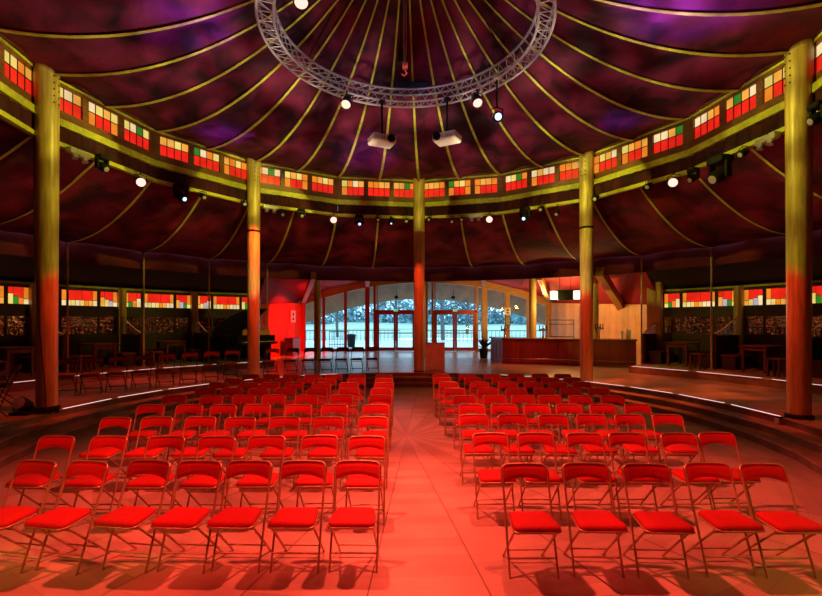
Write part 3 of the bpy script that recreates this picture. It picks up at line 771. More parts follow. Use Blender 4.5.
TG = {}
par_can((-1.38, 9.55, 6.72), (-1.9, 4.0, 0), 'lit spotlight under the far side of truss ring, the left one')
par_can((1.40, 9.45, 6.70), (1.9, 4.0, 0), 'lit spotlight under the far side of truss ring, the right one')
par_can((-1.62, 6.55, 6.76), (-.5, 3.2, 0), 'lit spotlight at upper left of the truss ring, cut by the frame')
for a, w in ((-69.3, 'under the left side of the ring'), (-21.1, 'under the ring between left and middle posts'), (22.8, 'under the ring just right of the middle post'), (69.1, 'under the right side of the ring')):
    par_can(pol(6.5, rad(a), 5.2), (0, 2.5, .8), 'lit red spotlight '+w)
t = thing('moving_light', 'moving light on a long drop bar at right of the truss', 'stage light', (1.76, 9.12, 6.2), 0)
A = aim((0, 0, 0), (0, -1, -.4))
s = MB(); s.lathe([(.04, -.15), (.09, -.1), (.105, .05), (.10, .15), (.085, .16)], 16, A); s.build('head', M['black'], t)
s = MB(); s.lathe([(.05, .165), (.07, .16), (.03, .175)], 14, A); s.build('lens', M['blue_led'], t)
s = MB(); s.tube([(.12, 0, 0), (.12, 0, .16), (0, 0, .2), (-.12, 0, .16), (-.12, 0, 0)], .014, 6); s.tube([(0, 0, .2), (0, 0, .80)], .018, 6); s.build('drop_bar', M['black'], t)
s = MB(); s.bbox(-.07, .07, -.07, .07, .76, .86, .015); s.build('clamp', M['white'], t)
moving_head(-77.0, 5.30, 'dark fixture under the ring, second from the far left post', .9, False)
moving_head(-59.9, 5.20, 'dark moving light with blue white lens, under left ring side', 1.15)
small_light(-54.7, 5.28, 'small spotlight just right of the left moving light')
small_light(-44.7, 5.33, 'small spotlight just left of the left strapped post')
small_light(-34.9, 5.21, 'small spotlight with pale lens, just right of the left strapped post')
moving_head(-29.8, 5.30, 'dark unlit fixture between the left strapped post and lit lamp', .8, False)
moving_head(-13.9, 5.22, 'dark moving light with blue white lens, left of the middle post', .95)
small_light(-8.6, 5.31, 'small dark spotlight right of the blue lensed moving light')
moving_head(-4.9, 5.24, 'small moving light with bright lens near the middle post', .6)
small_light(-.6, 5.28, 'small spotlight with round white lens beside the middle post', True)
small_light(5.8, 5.32, 'small dark spotlight just right of the middle post')
small_light(12.3, 5.24, 'small grey spotlight, second right of the middle post')
small_light(15.0, 5.28, 'dark spotlight left of the pale clamp light')
moving_head(32.4, 5.22, 'large dark moving light with white blue lens, above the bar', 1.1)
small_light(36.6, 5.33, 'small dark spotlight right of the large moving light above bar')
small_light(40.8, 5.12, 'low hanging dark spotlight left of the right strapped post')
small_light(50.6, 5.34, 'spotlight with pale lens just right of the right strapped post', True)
small_light(63.2, 5.30, 'small dark spotlight left of the right lit red lamp')
moving_head(73.0, 5.20, 'dark fixture just right of the right lit red lamp', .8, False)
moving_head(78.6, 5.10, 'largest dark moving light, under the right side of the ring', 1.45, False)
small_light(83.2, 5.27, 'dark spotlight between the largest moving light and white floodlight')
moving_head(97.2, 5.28, 'dark fixture right of the far right post', .9, False)
flood(-82.2, 5.30, 'pale floodlight under the ring beside the far left post')
flood(-38.2, 5.33, 'pale floodlight beside the left strapped post')
flood(18.9, 5.33, 'small pale floodlight left of the lit lamp near middle post')
flood(88.4, 5.29, 'pale floodlight under the ring beside the far right post')

# ------------------------------------------------------------------ foyer
def archz(x): return 2+2.165-.0283*(x-.72)**2
mb = MB(); n = 28
def arc(u, off=0): x = -6.1+13.85*u; return x, archz(x)+off
for i in range(n):
    x0, z0 = arc(i/n); x1, z1 = arc((i+1)/n); hh = .44
    vs = [Vector((x, y, z)) for (x, zz) in ((x0, z0), (x1, z1)) for y in (FB-.15, FB+.05) for z in (zz, zz+hh)]
    mb.add(vs, [(0, 4, 5, 1), (2, 3, 7, 6), (0, 2, 6, 4), (1, 5, 7, 3)])
trim(mb, M['beam'])
# foyer lining
mb = MB()
def ftop(i): x = opts[i]; return Vector((x, FB+.05, archz(x)+.42))
for i in range(7):
    a, b = DEL+STEP*(i-3), DEL+STEP*(i-2)
    p0, p1, p2, p3 = pol(10.7, a, 3.80), pol(10.7, b, 3.80), ftop(i+1), ftop(i)
    m0, m1 = (p0+p3)/2, (p1+p2)/2
    mb.add([p0, p1, p2, p3], [(0, 1, 2, 3)], smooth=False)
struct(mb.build('ceiling_foyer', M['foyer_fabric']))
# left and right foyer walls, end pieces
pl0 = pol(RW+.1, DEL-3*STEP); pr0 = pol(RW+.1, DEL+4*STEP)
def qwall(p, q, z0, zp, zq, t, m, name):
    p, q = Vector((p[0], p[1], 0)), Vector((q[0], q[1], 0)); d = (q-p).normalized(); nrm = Vector((d.y, -d.x, 0))*t
    L_ = (q-p).length; ang = math.atan2(d.y, d.x)
    mb = MB(); vs = [Vector((x, y, z)) for (x, zz) in ((0, zp), (L_, zq)) for y in (0, t) for z in (z0, zz)]
    mb.add(vs, [(0, 4, 5, 1), (2, 3, 7, 6), (0, 2, 6, 4), (1, 5, 7, 3), (0, 1, 3, 2), (4, 6, 7, 5)])
    o = mb.build(name, m); o.location = p; o.rotation_euler = (0, 0, ang); return struct(o)
M['panelx'] = plank_mat('wall_boards', (.60, .30, .08), .42, .5, 0, .3)
M['leftwall'] = plank_mat('left_wall_boards', (.62, .055, .012), .6, .7, 0, .12, .05)
qwall((-6.2, FB), (pl0.x-.02, pl0.y), PZ, 3.05, 2.72, .12, M['leftwall'], 'wall_foyer_left')
qwall((pr0.x, pr0.y), (7.72, FB), PZ, 2.62, 3.05, .12, M['panelx'], 'wall_foyer_right')
# lining between low walls and the sloping fabric
mb = MB()
mb.add([pol(10.7, DEL-3*STEP, 3.8), Vector((-6.05, FB+.05, archz(-6.05)+.42)), Vector((-6.25, FB+.05, 3.0)), Vector((pl0.x, pl0.y, 2.70)), pol(RW+.1, DEL-3*STEP, 3.5)], [(0, 1, 2), (0, 2, 3), (0, 3, 4)])
mb.add([pol(10.7, DEL+4*STEP, 3.8), Vector((7.66, FB+.05, archz(7.66)+.42)), Vector((7.78, FB+.05, 3.0)), Vector((pr0.x, pr0.y, 2.58)), pol(RW+.1, DEL+4*STEP, 3.5)], [(0, 1, 2), (0, 2, 3), (0, 3, 4)])
# gap fill over the end booths
struct(mb.build('ceiling_foyer_side', M['foyer_fabric']))
# end walls of the foyer between facade and side walls are closed by the jambs below

# glazed facade: fixed windows, doors
def fixed(x0, x1, z0=.52, zt=None, fr=.05, m='redwood'):
    mb = MB(); y0, y1 = FB-.10, FB
    ta = (zt if zt else archz(x0)+.03); tb = (zt if zt else archz(x1)+.03)
    mb.box(x0, x1, y0, y1, PZ if z0 < .6 else z0-.06, z0)
    for (xa, xb, zz) in ((x0, x0+fr, ta), (x1-fr, x1, tb)): mb.box(xa, xb, y0, y1, z0, zz)
    if zt: mb.box(x0, x1, y0, y1, zt-.05, zt)
    w = window(mb, M[m])
    g = MB(); g.add([Vector((x0+fr, FB-.05, z0)), Vector((x1-fr, FB-.05, z0)), Vector((x1-fr, FB-.05, tb)), Vector((x0+fr, FB-.05, ta))], [(0, 1, 2, 3)]); g.build('pane', M['glass'], w)
    return w
fixed(-5.86, -4.84); fixed(-4.78, -3.64); fixed(-3.58, -2.48); fixed(-2.34, -2.02)
fixed(.88, 1.18, m='wood'); fixed(3.66, 3.94, m='wood'); fixed(4.16, 5.22, m='wood'); fixed(5.40, 6.42, m='wood'); fixed(6.50, 7.46, m='wood')
def mull(x0, x1, m, y0=FB-.16):
    s = MB(); s.box(x0, x1, y0, FB+.04, PZ, archz((x0+x1)/2)+.05); trim(s, M[m])
mull(-6.15, -5.86, 'leftwall'); mull(-4.84, -4.78, 'redwood'); mull(-3.64, -3.58, 'redwood'); mull(-2.48, -2.34, 'redwood'); mull(-2.02, -1.94, 'redwood')
mull(.27, .88, 'wood'); mull(1.18, 1.24, 'wood'); mull(3.60, 3.66, 'wood'); mull(3.94, 4.16, 'wood'); mull(5.22, 5.40, 'wood'); mull(6.42, 6.50, 'wood'); mull(7.46, 7.80, 'wood')
dn = [0]
def doorpair(x0, x1, m):
    s = MB(); s.box(x0, x0+.07, FB-.12, FB+.02, PZ, 2.62); s.box(x1-.07, x1, FB-.12, FB+.02, PZ, 2.62); s.box(x0, x1, FB-.12, FB+.02, 2.53, 2.66); trim(s, M[m])
    xm = (x0+x1)/2
    for (a, b, sg) in ((x0+.07, xm, 1), (xm, x1-.07, -1)):
        dn[0] += 1; s = MB(); st = .12
        s.box(a+.005, a+st, FB-.09, FB-.03, PZ+.02, 2.53); s.box(b-st, b-.005, FB-.09, FB-.03, PZ+.02, 2.53)
        s.box(a+st, b-st, FB-.09, FB-.03, PZ+.02, .60); s.box(a+st, b-st, FB-.09, FB-.03, 2.42, 2.53)
        d = struct(s.build('door_%d' % dn[0], M['redwood']))
        g = MB(); g.add([Vector((x, FB-.06, z)) for x, z in ((a+st, .60), (b-st, .60), (b-st, 2.42), (a+st, 2.42))], [(0, 1, 2, 3)]); g.build('pane', M['glass'], d)
        hx = b-.06 if sg == 1 else a+.06
        g = MB(); g.tube([(hx, FB-.09, 1.28), (hx, FB-.15, 1.28), (hx, FB-.15, 1.55), (hx, FB-.09, 1.55)], .014, 6); g.build('handle', M['black'], d)
        g = MB(); g.bbox(a+st, b-st, FB-.13, FB-.09, 1.36, 1.42, .01); g.build('push_bar', M['alu'], d)
    fixed(x0+.05, x1-.05, 2.66, None, .05, 'wood' if m == 'wood' else 'redwood')
    e = thing('exit_sign', 'small green exit sign over the %s glass doors' % ('left' if x0 < 0 else 'right'), 'sign', (xm, FB-.14, 2.57))
    s = MB(); s.bbox(-.13, .13, -.02, .02, 0, .15, .006); s.build('case', M['white'], e)
    s = MB(); s.box(-.115, .115, -.024, -.021, .015, .135); s.build('face', M['exit_green'], e)
    s = MB(); s.box(-.05, -.02, -.027, -.0245, .03, .10); s.box(-.065, -.005, -.027, -.0245, .075, .09); s.lathe([(.014, 0), (.014, .003)], 8, Matrix.Translation((-.03, -.0245, .115)) @ Matrix.Rotation(PI/2, 4, 'X')); s.box(.03, .08, -.027, -.0245, .03, .12); s.build('pictogram', M['white'], e)
doorpair(-1.94, .27, 'redwood'); doorpair(1.24, 3.60, 'redwood')

# rafters, log columns
def rafter(p, q, w=.10, h=.30, m='beam'):
    p, q = Vector(p), Vector(q); d = q-p; L_ = d.length
    R_ = d.normalized().to_track_quat('X', 'Z').to_matrix().to_4x4()
    s = MB(); s.box(0, L_, -w, w, -h, 0, Matrix.Translation(p) @ R_); trim(s, M[m])
rafter((-3.85, 17.6, 3.98), (-5.95, 24.5, 3.30)); rafter((-1.8, 18.4, 4.0), (-2.41, 24.5, 4.22)); rafter((2.95, 18.2, 4.0), (4.05, 24.5, 4.22))
rafter((5.15, 17.8, 3.98), (7.60, 24.5, 3.35)); rafter((6.75, 15.9, 3.95), (8.83, 18.55, 2.74), .13, .34)
s = MB(); s.box(8.70, 8.92, 18.45, 18.66, PZ, 2.62); trim(s, M['wood'])
for (x, y, r, lab) in ((-4.02, 19.1, .145, 'round log column in the foyer, behind the left dark chairs'), (.54, 19.7, .11, 'slim wooden column just right of the middle tall post'),
                       (5.07, 18.55, .15, 'yellow lit round log column standing behind the bar'), (6.93, 16.85, .16, 'round log column hidden partly behind the right strapped post')):
    s = MB(); s.lathe([(r, 0), (r, 3.55), (r*.97, 3.56)], 20); o = s.build('log_column', M['pine']); o.location = (x, y, PZ); tag(o, lab, 'column', 'log columns of the foyer')

# bar
t = thing('bar_counter', 'long dark red boarded bar counter in the right of the foyer', 'bar', (0, 0, 0))
poly = [(3.40, 18.9), (3.62, 17.52), (8.05, 15.92), (8.35, 16.62), (4.25, 18.12), (4.1, 19.0)]
# front body pieces, each with its own board direction
def barface(p, q, depth, name):
    p, q = Vector((*p, PZ)), Vector((*q, PZ)); d = q-p; L_ = d.length
    s = MB(); s.box(0, L_, 0, depth, 0, .93); s.box(0, L_, -.03, 0, 0, .12); s.box(0, L_, -.02, 0, .84, .93)
    k = int(L_/.32)
    for i in range(k+1): s.box(i*L_/k-.012, i*L_/k+.012, -.018, 0, .12, .84)
    o = s.build(name, M['barwood'], t); o.location = p; o.rotation_euler = (0, 0, math.atan2(d.y, d.x))
barface((3.62, 17.52), (8.05, 15.92), .55, 'front_panel'); barface((3.40, 18.9), (3.62, 17.52), .55, 'end_panel')
s = MB(); off = [(3.32, 18.92), (3.55, 17.46), (8.06, 15.83), (8.37, 16.64), (4.25, 18.14), (4.1, 19.02)]; s.prism(off, PZ+.93, PZ+.985); s.build('countertop', mat('bar_top', (.22, .10, .05), .2, var=.2), t)
s = MB(); s.tube([(3.45, 17.5, PZ+.2), (3.5, 17.38, PZ+.2), (8.0, 15.78, PZ+.2)], .02, 8); s.build('foot_rail', M['chrome'], t)
ZB = PZ+.985
def tap(x, y, lab, n=3, h=.36):
    t = thing('beer_tap', lab, 'beer tap', (x, y, ZB), rad(-20), 'beer taps on the bar')
    s = MB(); s.lathe([(.06, 0), (.06, .02), (.035, .04), (.035, h-.06), (.05, h-.04), (.05, h), (.02, h+.02)], 14)
    s.tube([(-.16, 0, h-.05), (.16, 0, h-.05)], .03, 10); s.build('tower', M['chrome'], t)
    for i in range(n):
        u = -.13+.26*i/(n-1)
        s = MB(); s.tube([(u, -.02, h-.05), (u, -.10, h-.05), (u, -.12, h-.12)], .012, 6); s.lathe([(.012, h-.03), (.022, h+.06), (.014, h+.12)], 8, Matrix.Translation((u, -.07, 0))); s.build('tap_lever', M['black'], t)
tap(3.85, 18.25, 'chrome beer tap tower at the left end of the bar')
tap(5.15, 17.35, 'chrome beer tap tower near the yellow log column', 3, .38)
tap(5.02+2.0, 16.62, 'chrome beer tap tower just right of the right strapped post', 4, .44)
for i, (x, y, h) in enumerate(((7.72, 16.28, .30), (7.86, 16.22, .38), (8.0, 16.3, .34))):
    s = MB(); s.lathe([(.045, 0), (.05, h*.3), (.04, h*.55), (.045, h*.6), (.052, h), (.04, h)], 14)
    o = s.build('cup_stack', M['paper']); o.location = (x, y, ZB); tag(o, 'pale stack of cups at the right end of the bar, %s' % ('leftmost', 'tallest, in the middle', 'rightmost')[i], 'cups', 'cup stacks on the bar')
t = thing('plant_pot', 'dark leafy plant in a pot left of the bar', 'plant', (3.25, 19.9, PZ))
s = MB(); s.lathe([(.16, 0), (.2, .4), (.22, .42), (.2, .42), (.18, .36), (0, .36)], 16); s.build('pot', M['black'], t)
s = MB(); rp = random.Random(5)
for i in range(60):
    a = rp.uniform(0, 2*PI); b = rp.uniform(.3, 1.4); L_ = rp.uniform(.35, .8); d = Vector((cos(a)*cos(b), sin(a)*cos(b), sin(b)))
    p = Vector((0, 0, .4)); q = p+d*L_; w = Vector((-sin(a), cos(a), 0))*.035
    s.add([p, (p+q)/2+w, q-Vector((0, 0, .08)), (p+q)/2-w], [(0, 1, 2, 3)])
s.build('foliage', mat('leaf', (.02, .045, .015), .5), t)
# back bar rack, lamp bar, notices
t = thing('back_bar_rack', 'dark metal rack with shelf standing against the wood wall behind bar', 'rack', (6.55, 19.4, PZ), rad(-18))
s = MB()
for x in (-.5, .5):
    for y in (-.2, .2): s.tube([(x, y, 0), (x, y, 1.72)], .022, 6)
s.build('frame', M['chrome'], t)
for z in (1.68, 1.5, .95): s = MB(); s.bbox(-.52, .52, -.22, .22, z, z+.035, .008); s.build('shelf', M['dark_metal'], t)
t = thing('bar_lamp', 'dark hanging lamp bar with two bright warm lamps above the bar', 'lamp', (5.86, 16.9, 3.02), rad(-12))
s = MB(); s.bbox(-.28, .28, -.10, .10, -.19, .19, .02); s.build('case', mat('dark_green', (.02, .03, .025), .5), t)
for x in (-.42, .42):
    s = MB(); s.lathe([(.10, -.16), (.135, -.15), (.135, .15), (.10, .16)], 16, Matrix.Translation((x, 0, 0))); s.build('lamp', M['lamp_warm'], t)
s = MB(); s.tube([(-.52, 0, .18), (.52, 0, .18)], .015, 6); s.tube([(-.2, 0, .18), (-.2, 0, .93)], .01, 5); s.tube([(.2, 0, .18), (.2, 0, .93)], .01, 5); s.build('hanger', M['black'], t)
def notice(name, loc, w, h, rz, lab, border=False):
    t = thing(name, lab, 'notice', loc, rz)
    if border:
        s = MB(); s.bbox(-w/2-.03, w/2+.03, 0, .02, -.03, h+.03, .004); s.build('frame', M['black'], t)
        s = MB(); s.box(-w/2, w/2, -.003, 0, 0, h); s.build('sheet', mat('grey_print', (.30, .27, .25), .7, var=.4, scale=9), t)
    else:
        s = MB(); s.box(-w/2, w/2, 0, .006, 0, h); s.build('sheet', M['paper'], t)
        s = MB(); s.bbox(-w*.14, w*.14, -.003, -.0005, h*.55, h*.80, .001); s.bbox(-w*.16, w*.16, -.003, -.0005, h*.18, h*.38, .001); s.build('print', M['black'], t)
notice('notice', (-6.085, 23.0, 1.98), .95, .62, rad(90), 'white notice with two dark marks on the red lit wall')
notice('notice', (5.31, FB-.167, 2.40), .34, .38, 0, 'white notice on the window post left of the bar column')
notice('picture_frame', (5.31, FB-.182, 1.82), .24, .44, 0, 'small dark framed sheet under the white notice near bar', True)
notice('notice', (1.03, FB-.058, 2.40), .17, .26, 0, 'small paper notice on the strip window between the two doors')
t = thing('wall_device', 'small white box fixed to the wooden post behind the bar', 'device', (8.72, 18.42, 2.10), 0)
s = MB(); s.bbox(-.13, .13, -.05, .05, 0, .22, .02); s.build('body', M['white'], t)
s = MB(); s.lathe([(.04, 0), (.04, .01), (.0, .012)], 12, Matrix.Translation((0, -.05, .11)) @ Matrix.Rotation(PI/2, 4, 'X')); s.build('sensor', M['black'], t)
t = thing('low_cabinet', 'low slatted dark cabinet against the red wall', 'cabinet', (-5.75, 21.6, PZ), rad(-92))
s = MB(); s.bbox(-.6, .6, -.2, .2, 0, .80, .01); s.build('carcass', M['dkwood2'], t)
s = MB()
for i in range(9): s.box(-.56+i*.13, -.48+i*.13, -.222, -.2, .06, .74)
s.build('slats', M['redwood'], t)
s = MB(); s.bbox(-.63, .63, -.23, .22, .80, .84, .008); s.build('top', M['dkwood2'], t)
# ribbed lectern panel beside the middle post
t = thing('ribbed_screen', 'upright ribbed wooden screen beside the foot of the middle post', 'screen', (.78, 14.35, PZ), rad(3))
s = MB(); s.box(-.31, .31, 0, .04, .03, .93)
for i in range(13): s.bbox(-.305+i*.0475, -.272+i*.0475, -.02, .005, .05, .92, .006)
s.build('panel', mat('limed_wood', (.60, .50, .46), .5, var=.15), t)
s = MB(); s.bbox(-.33, .33, -.10, .14, 0, .04, .008); s.build('base', M['chrome'], t)
s = MB(); s.box(-.32, .32, -.03, .05, .92, .95); s.build('top_rail', M['wood'], t)

# grand piano
t = thing('grand_piano', 'black grand piano with raised lid at the left by the red wall', 'piano', (-6.02, 16.15, TZ), rad(52))
def outline(s_=1): return [(-.74, -.75), (.74, -.75), (.74, .10), (.70, .45), (.52, .85), (.30, 1.12), (.0, 1.22), (-.35, 1.22), (-.62, 1.12), (-.74, .9)]
s = MB(); s.prism(outline(), .62, .93); s.build('case', mat('piano_black', (.008, .006, .007), .15, var=.1), t)
s = MB(); s.prism(outline(), 0, .025, Matrix.Translation((-.74, 0, .95)) @ Matrix.Rotation(rad(-38), 4, 'Y') @ Matrix.Translation((.74, 0, 0))); s.build('lid', mat('piano_lid', (.004, .003, .003), .9, spec=.1), t)
s = MB(); s.tube([(.6, .3, .93), (.55, .32, 1.75)], .012, 6); s.build('lid_prop', M['black'], t)
s = MB(); s.bbox(-.70, .70, -.98, -.75, .62, .70, .01); s.build('key_bed', M['black'], t)
s = MB(); s.box(-.62, .62, -.95, -.80, .70, .72); s.build('keyboard', M['paper'], t)
s = MB(); s.bbox(-.55, .55, -.74, -.71, .94, 1.14, .01); s.build('music_desk', mat('gilt', (.7, .4, .06), .35, .6), t)
for (x, y) in ((-.6, -.6), (.6, -.6), (-.3, .95)):
    s = MB(); s.lathe([(.035, 0), (.05, .08), (.045, .12), (.075, .60), (.08, .63)], 12, Matrix.Translation((x, y, 0))); s.build('leg', M['black'], t)

# ------------------------------------------------------------------ outside
mb = MB(); mb.add([Vector(p) for p in ((-90, FB+.2, .30), (90, FB+.2, .30), (90, 43, .30), (-90, 43, .30))], [(0, 1, 2, 3)])
struct(mb.build('ground', mat('wet_paving', (.60, .62, .64), .35, var=.3, scale=.5, stretch=(.3, 1, 1))))
mb = MB(); 
def bank(u, v): return Vector((-120+240*u, 43+67*v, .3+1.75*min(1, v*1.6)+.15*sin(u*40+v*5)))
mb.grid(bank, 60, 10); struct(mb.build('lawn_bank', mat('frosty_lawn', (.24, .36, .24), .9, col2=(.52, .58, .56), scale=.25, stretch=(.12, 1, 1))))
# roof overhang beyond the glass
mb = MB(); n = 28
for i in range(n):
    x0, x1 = -10+21.5*i/n, -10+21.5*(i+1)/n; z0, z1 = archz(x0), archz(x1)
    mb.add([Vector((x0, FB+.06, z0+.40)), Vector((x1, FB+.06, z1+.40)), Vector((x1*1.02, FB+3.9, z1-.70)), Vector((x0*1.02, FB+3.9, z0-.70)), Vector((x1*1.02, FB+3.9, z1-.40)), Vector((x0*1.02, FB+3.9, z0-.40))], [(0, 1, 2, 3), (3, 2, 4, 5)])
struct(mb.build('roof_overhang', mat('soffit_boards', (.30, .11, .02), .7, var=.3, scale=2, stretch=(1, .2, 1))))
M['bark'] = mat('bark', (.10, .10, .11), .9, var=.3, scale=6)
def tree(x, y, h, lab, seed):
    r = random.Random(seed); t = thing('bare_tree', lab, 'tree', (x, y, .3 if y < 43 else .1+1.75*min(1, (y-43)/67*1.6)), 0, 'bare trees beyond the glass')
    s = MB(); b = MB()
    top = Vector((r.uniform(-.4, .4), 0, h))
    s.tube([(0, 0, 0), (r.uniform(-.15, .15), 0, h*.4), tuple(top*.75), tuple(top)], [h*.022, h*.017, h*.010, h*.003], 7); s.build('trunk', M['bark'], t)
    for i in range(34):
        z = h*r.uniform(.22, .95); a = r.uniform(0, 2*PI); L_ = h*.20*(1.1-z/h)+.4
        p = Vector((0, 0, z)); d = Vector((cos(a), sin(a), r.uniform(.3, 1.1))).normalized(); q = p+d*L_
        b.tube([p, p+d*L_*.5+Vector((0, 0, .1)), q], [h*.008, h*.005, .012], 5)
        for _ in range(5):
            u = r.uniform(.35, .95); p2 = p+d*L_*u; d2 = (d+Vector((r.uniform(-1, 1), r.uniform(-1, 1), r.uniform(-.3, .8)))*.9).normalized(); l2 = L_*r.uniform(.25, .5)
            b.tube([p2, p2+d2*l2], [h*.0035, .008], 4)
    b.build('branches', M['bark'], t)
places = ['far left window pane', 'second left window pane', 'third left window pane', 'left glass doors', 'left pane of left doors', 'strip between the doors', 'left pane of right doors', 'right pane of right doors', 'right strip window', 'first window right of the doors', 'second window right of the doors', 'window behind the log column']
txs = [(-9.2, 36), (-13.2, 54), (-7.6, 46), (-4.4, 58), (-1.6, 44), (1.7, 58), (3.0, 42), (6.3, 50), (9.6, 60), (8.9, 41), (13.2, 48), (19.0, 56)]
for i, (x, y) in enumerate(txs): tree(x, y, random.uniform(7, 10), 'bare winter tree outside, seen through the %s' % places[i], i+20)
def hedge(x0, x1, y, z, h, lab):
    s = MB(); r = random.Random(int(x0*10)+99)
    for i in range(4200):
        x = r.uniform(x0, x1); zz = h*r.random()**1.5*(.8+.2*sin(x*1.3)); e = r.uniform(.15, .42)*(1.15-.5*zz/h)
        p = Vector((x, y+r.uniform(-1.5, 1.5), z+zz)); u = Vector((r.uniform(-1, 1), r.uniform(-1, 1), r.uniform(-1, 1))).normalized()*e
        w = u.cross(Vector((r.uniform(-1, 1), r.uniform(-1, 1), r.uniform(-1, 1)))).normalized()*e*.8
        s.add([p-u, p-w*.6, p+u, p+w], [(0, 1, 2, 3)])
    for i in range(int((x1-x0)/1.3)):
        x = x0+1.3*i+r.uniform(-.4, .4); s.tube([(x, y, z-.5), (x+r.uniform(-.5, .5), y, z+h*r.uniform(.6, .95))], [.12, .03], 5)
    o = tag(s.build('tree_belt', M['hedge']), lab, 'trees', 'far trees outside'); o['kind'] = 'stuff'
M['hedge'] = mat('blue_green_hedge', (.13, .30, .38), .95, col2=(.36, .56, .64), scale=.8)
hedge(-34, -13, 74, 1.9, 7.2, 'far blue green trees beyond left windows'); hedge(-14, 4, 82, 1.9, 6.6, 'far blue green trees beyond the left glass doors'); hedge(3, 19, 78, 1.9, 7.8, 'far blue green trees beyond the right glass doors'); hedge(17, 40, 74, 1.9, 8.2, 'far blue green trees beyond the windows right of doors')
def railing(x0, x1, y, lab, z=.3, h=1.0, m='dark_metal', gap=.35):
    t = thing('railing', lab, 'railing', ((x0+x1)/2, y, z)); L_ = x1-x0
    s = MB(); s.tube([(-L_/2, 0, h), (L_/2, 0, h)], .03, 6); s.tube([(-L_/2, 0, .15), (L_/2, 0, .15)], .02, 6); s.build('rail', M[m], t)
    s = MB(); k = int(L_/gap)
    for i in range(k+1): s.tube([(-L_/2+L_*i/k, 0, 0), (-L_/2+L_*i/k, 0, h)], .018, 5, cap=False)
    s.build('balusters', M[m], t)
railing(-5.6, -4.3, 30.5, 'dark upright bars outside the second left window', .3, 1.05, 'dark_metal', .18)
railing(-14, -1, 40, 'long low railing outside the left windows', .3, .95)
railing(1, 14, 38.5, 'long low railing outside right of the doors', .3, .95)
t = thing('litter_bin', 'dark round litter bin outside the third left window', 'bin', (-4.05, 30.2, .3))
s = MB(); s.lathe([(.24, 0), (.3, .75), (.32, .78), (.28, .80)], 16); s.build('body', M['black'], t)
s = MB(); s.lathe([(.33, .8), (.3, .86), (.1, .9)], 16); s.build('lid', M['black'], t)
for i, x in enumerate((-.85, 2.45)):
    z1 = archz(x)-.12; t = thing('porch_lamp', 'small dark porch lamp hanging outside above the %s doors' % ('left', 'right')[i], 'lamp', (x, FB+1.2, z1-.55))
    s = MB(); s.lathe([(.02, .12), (.11, .05), (.13, -.02), (.10, -.06), (0, -.09)], 14); s.build('shade', M['black'], t)
    s = MB(); s.tube([(0, 0, .1), (0, 0, .62)], .012, 5); s.build('stem', M['black'], t)

# ------------------------------------------------------------------ light
def spot(name, loc, tgt, power, col, ang=60, blend=.5, size=.08, gobo=0, gs=6):
    l = bpy.data.lights.new(name, 'SPOT'); l.energy = power; l.color = col; l.spot_size = rad(ang); l.spot_blend = blend; l.shadow_soft_size = size
    if gobo:
        l.use_nodes = True; nt = l.node_tree; em = nt.nodes['Emission']
        tc = nt.nodes.new('ShaderNodeTexCoord'); no = nt.nodes.new('ShaderNodeTexNoise'); no.inputs['Scale'].default_value = gs; no.inputs['Detail'].default_value = 2
        r = nt.nodes.new('ShaderNodeMapRange'); r.inputs[1].default_value = .42; r.inputs[2].default_value = .62; r.inputs[3].default_value = 1-gobo; r.inputs[4].default_value = 1+gobo*.8
        nt.links.new(tc.outputs['Normal'], no.inputs['Vector']); nt.links.new(no.outputs['Fac'], r.inputs[0]); nt.links.new(r.outputs[0], em.inputs['Strength'])
    o = bpy.data.objects.new(name, l); C.objects.link(o); o.location = loc
    o.rotation_euler = (Vector(tgt)-Vector(loc)).to_track_quat('-Z', 'Y').to_euler(); return o
RD = (1, .092, .058)
spot('key_spot', (2.0, 5.0, 6.6), (-1.9, 4.5, 0), 3500, RD, 52, .7, .14, .25, 4)
spot('key_spot', (-2.0, 5.0, 6.6), (1.9, 4.5, 0), 3400, RD, 52, .7, .14, .25, 4)
spot('aisle_spot', (0, 7.9, 6.9), (0, 8.6, 0), 1300, (1, .13, .09), 34, .9, .2)
spot('wash_spot', (0, 3.2, 7.0), (0, 3.6, 0), 700, RD, 70, .9, .3)
spot('key_spot', (-1.40, 9.38, 6.60), (-1.5, 6.5, 0), 300, RD, 60, .8, .08, .4, 5)
spot('key_spot', (1.43, 9.28, 6.58), (1.5, 6.5, 0), 300, RD, 60, .8, .08, .4, 5)
spot('wash_spot', (0, 7.9, 6.9), (0, 7.8, 0), 640, RD, 86, .9, .2, .5, 5)
for a in (-69.3, -21.1, 22.8, 69.1):
    p = pol(6.38, rad(a), 5.08); spot('ring_spot', p, (0, 5.5, 0), 90, (1, .06, .04), 75, .6, .08, .5, 5)
spot('front_spot', (-3.4, .8, 4.2), (-1.9, 4.2, .6), 620, (1, .05, .03), 60, .7, .1, .5, 6)
spot('front_spot', (3.4, .8, 4.2), (1.9, 4.6, .6), 300, (1, .05, .03), 60, .7, .1, .5, 6)
spot('front_spot', (0, 1.0, 5.2), (0, 11.5, .5), 420, (1, .05, .03), 44, .7, .1, .6, 7)
spot('corner_spot', (-5.4, .2, 4.2), (-3.3, 3.2, 0), 220, (1, .78, .10), 30, .8, .1, .6, 8)
spot('corner_spot', (5.4, .2, 4.2), (3.4, 3.3, 0), 190, (1, .78, .10), 28, .8, .1, .6, 8)
spot('side_spot', pol(5.9, DEL-5.5*STEP, 5.0), pol(8.3, DEL-6*STEP, .4), 420, (1, .04, .02), 70, .8, .1, .6, 5)
spot('side_spot', pol(5.9, DEL-4*STEP, 5.0), pol(8.3, DEL-4.6*STEP, .4), 420, (1, .04, .02), 70, .8, .1, .6, 5)
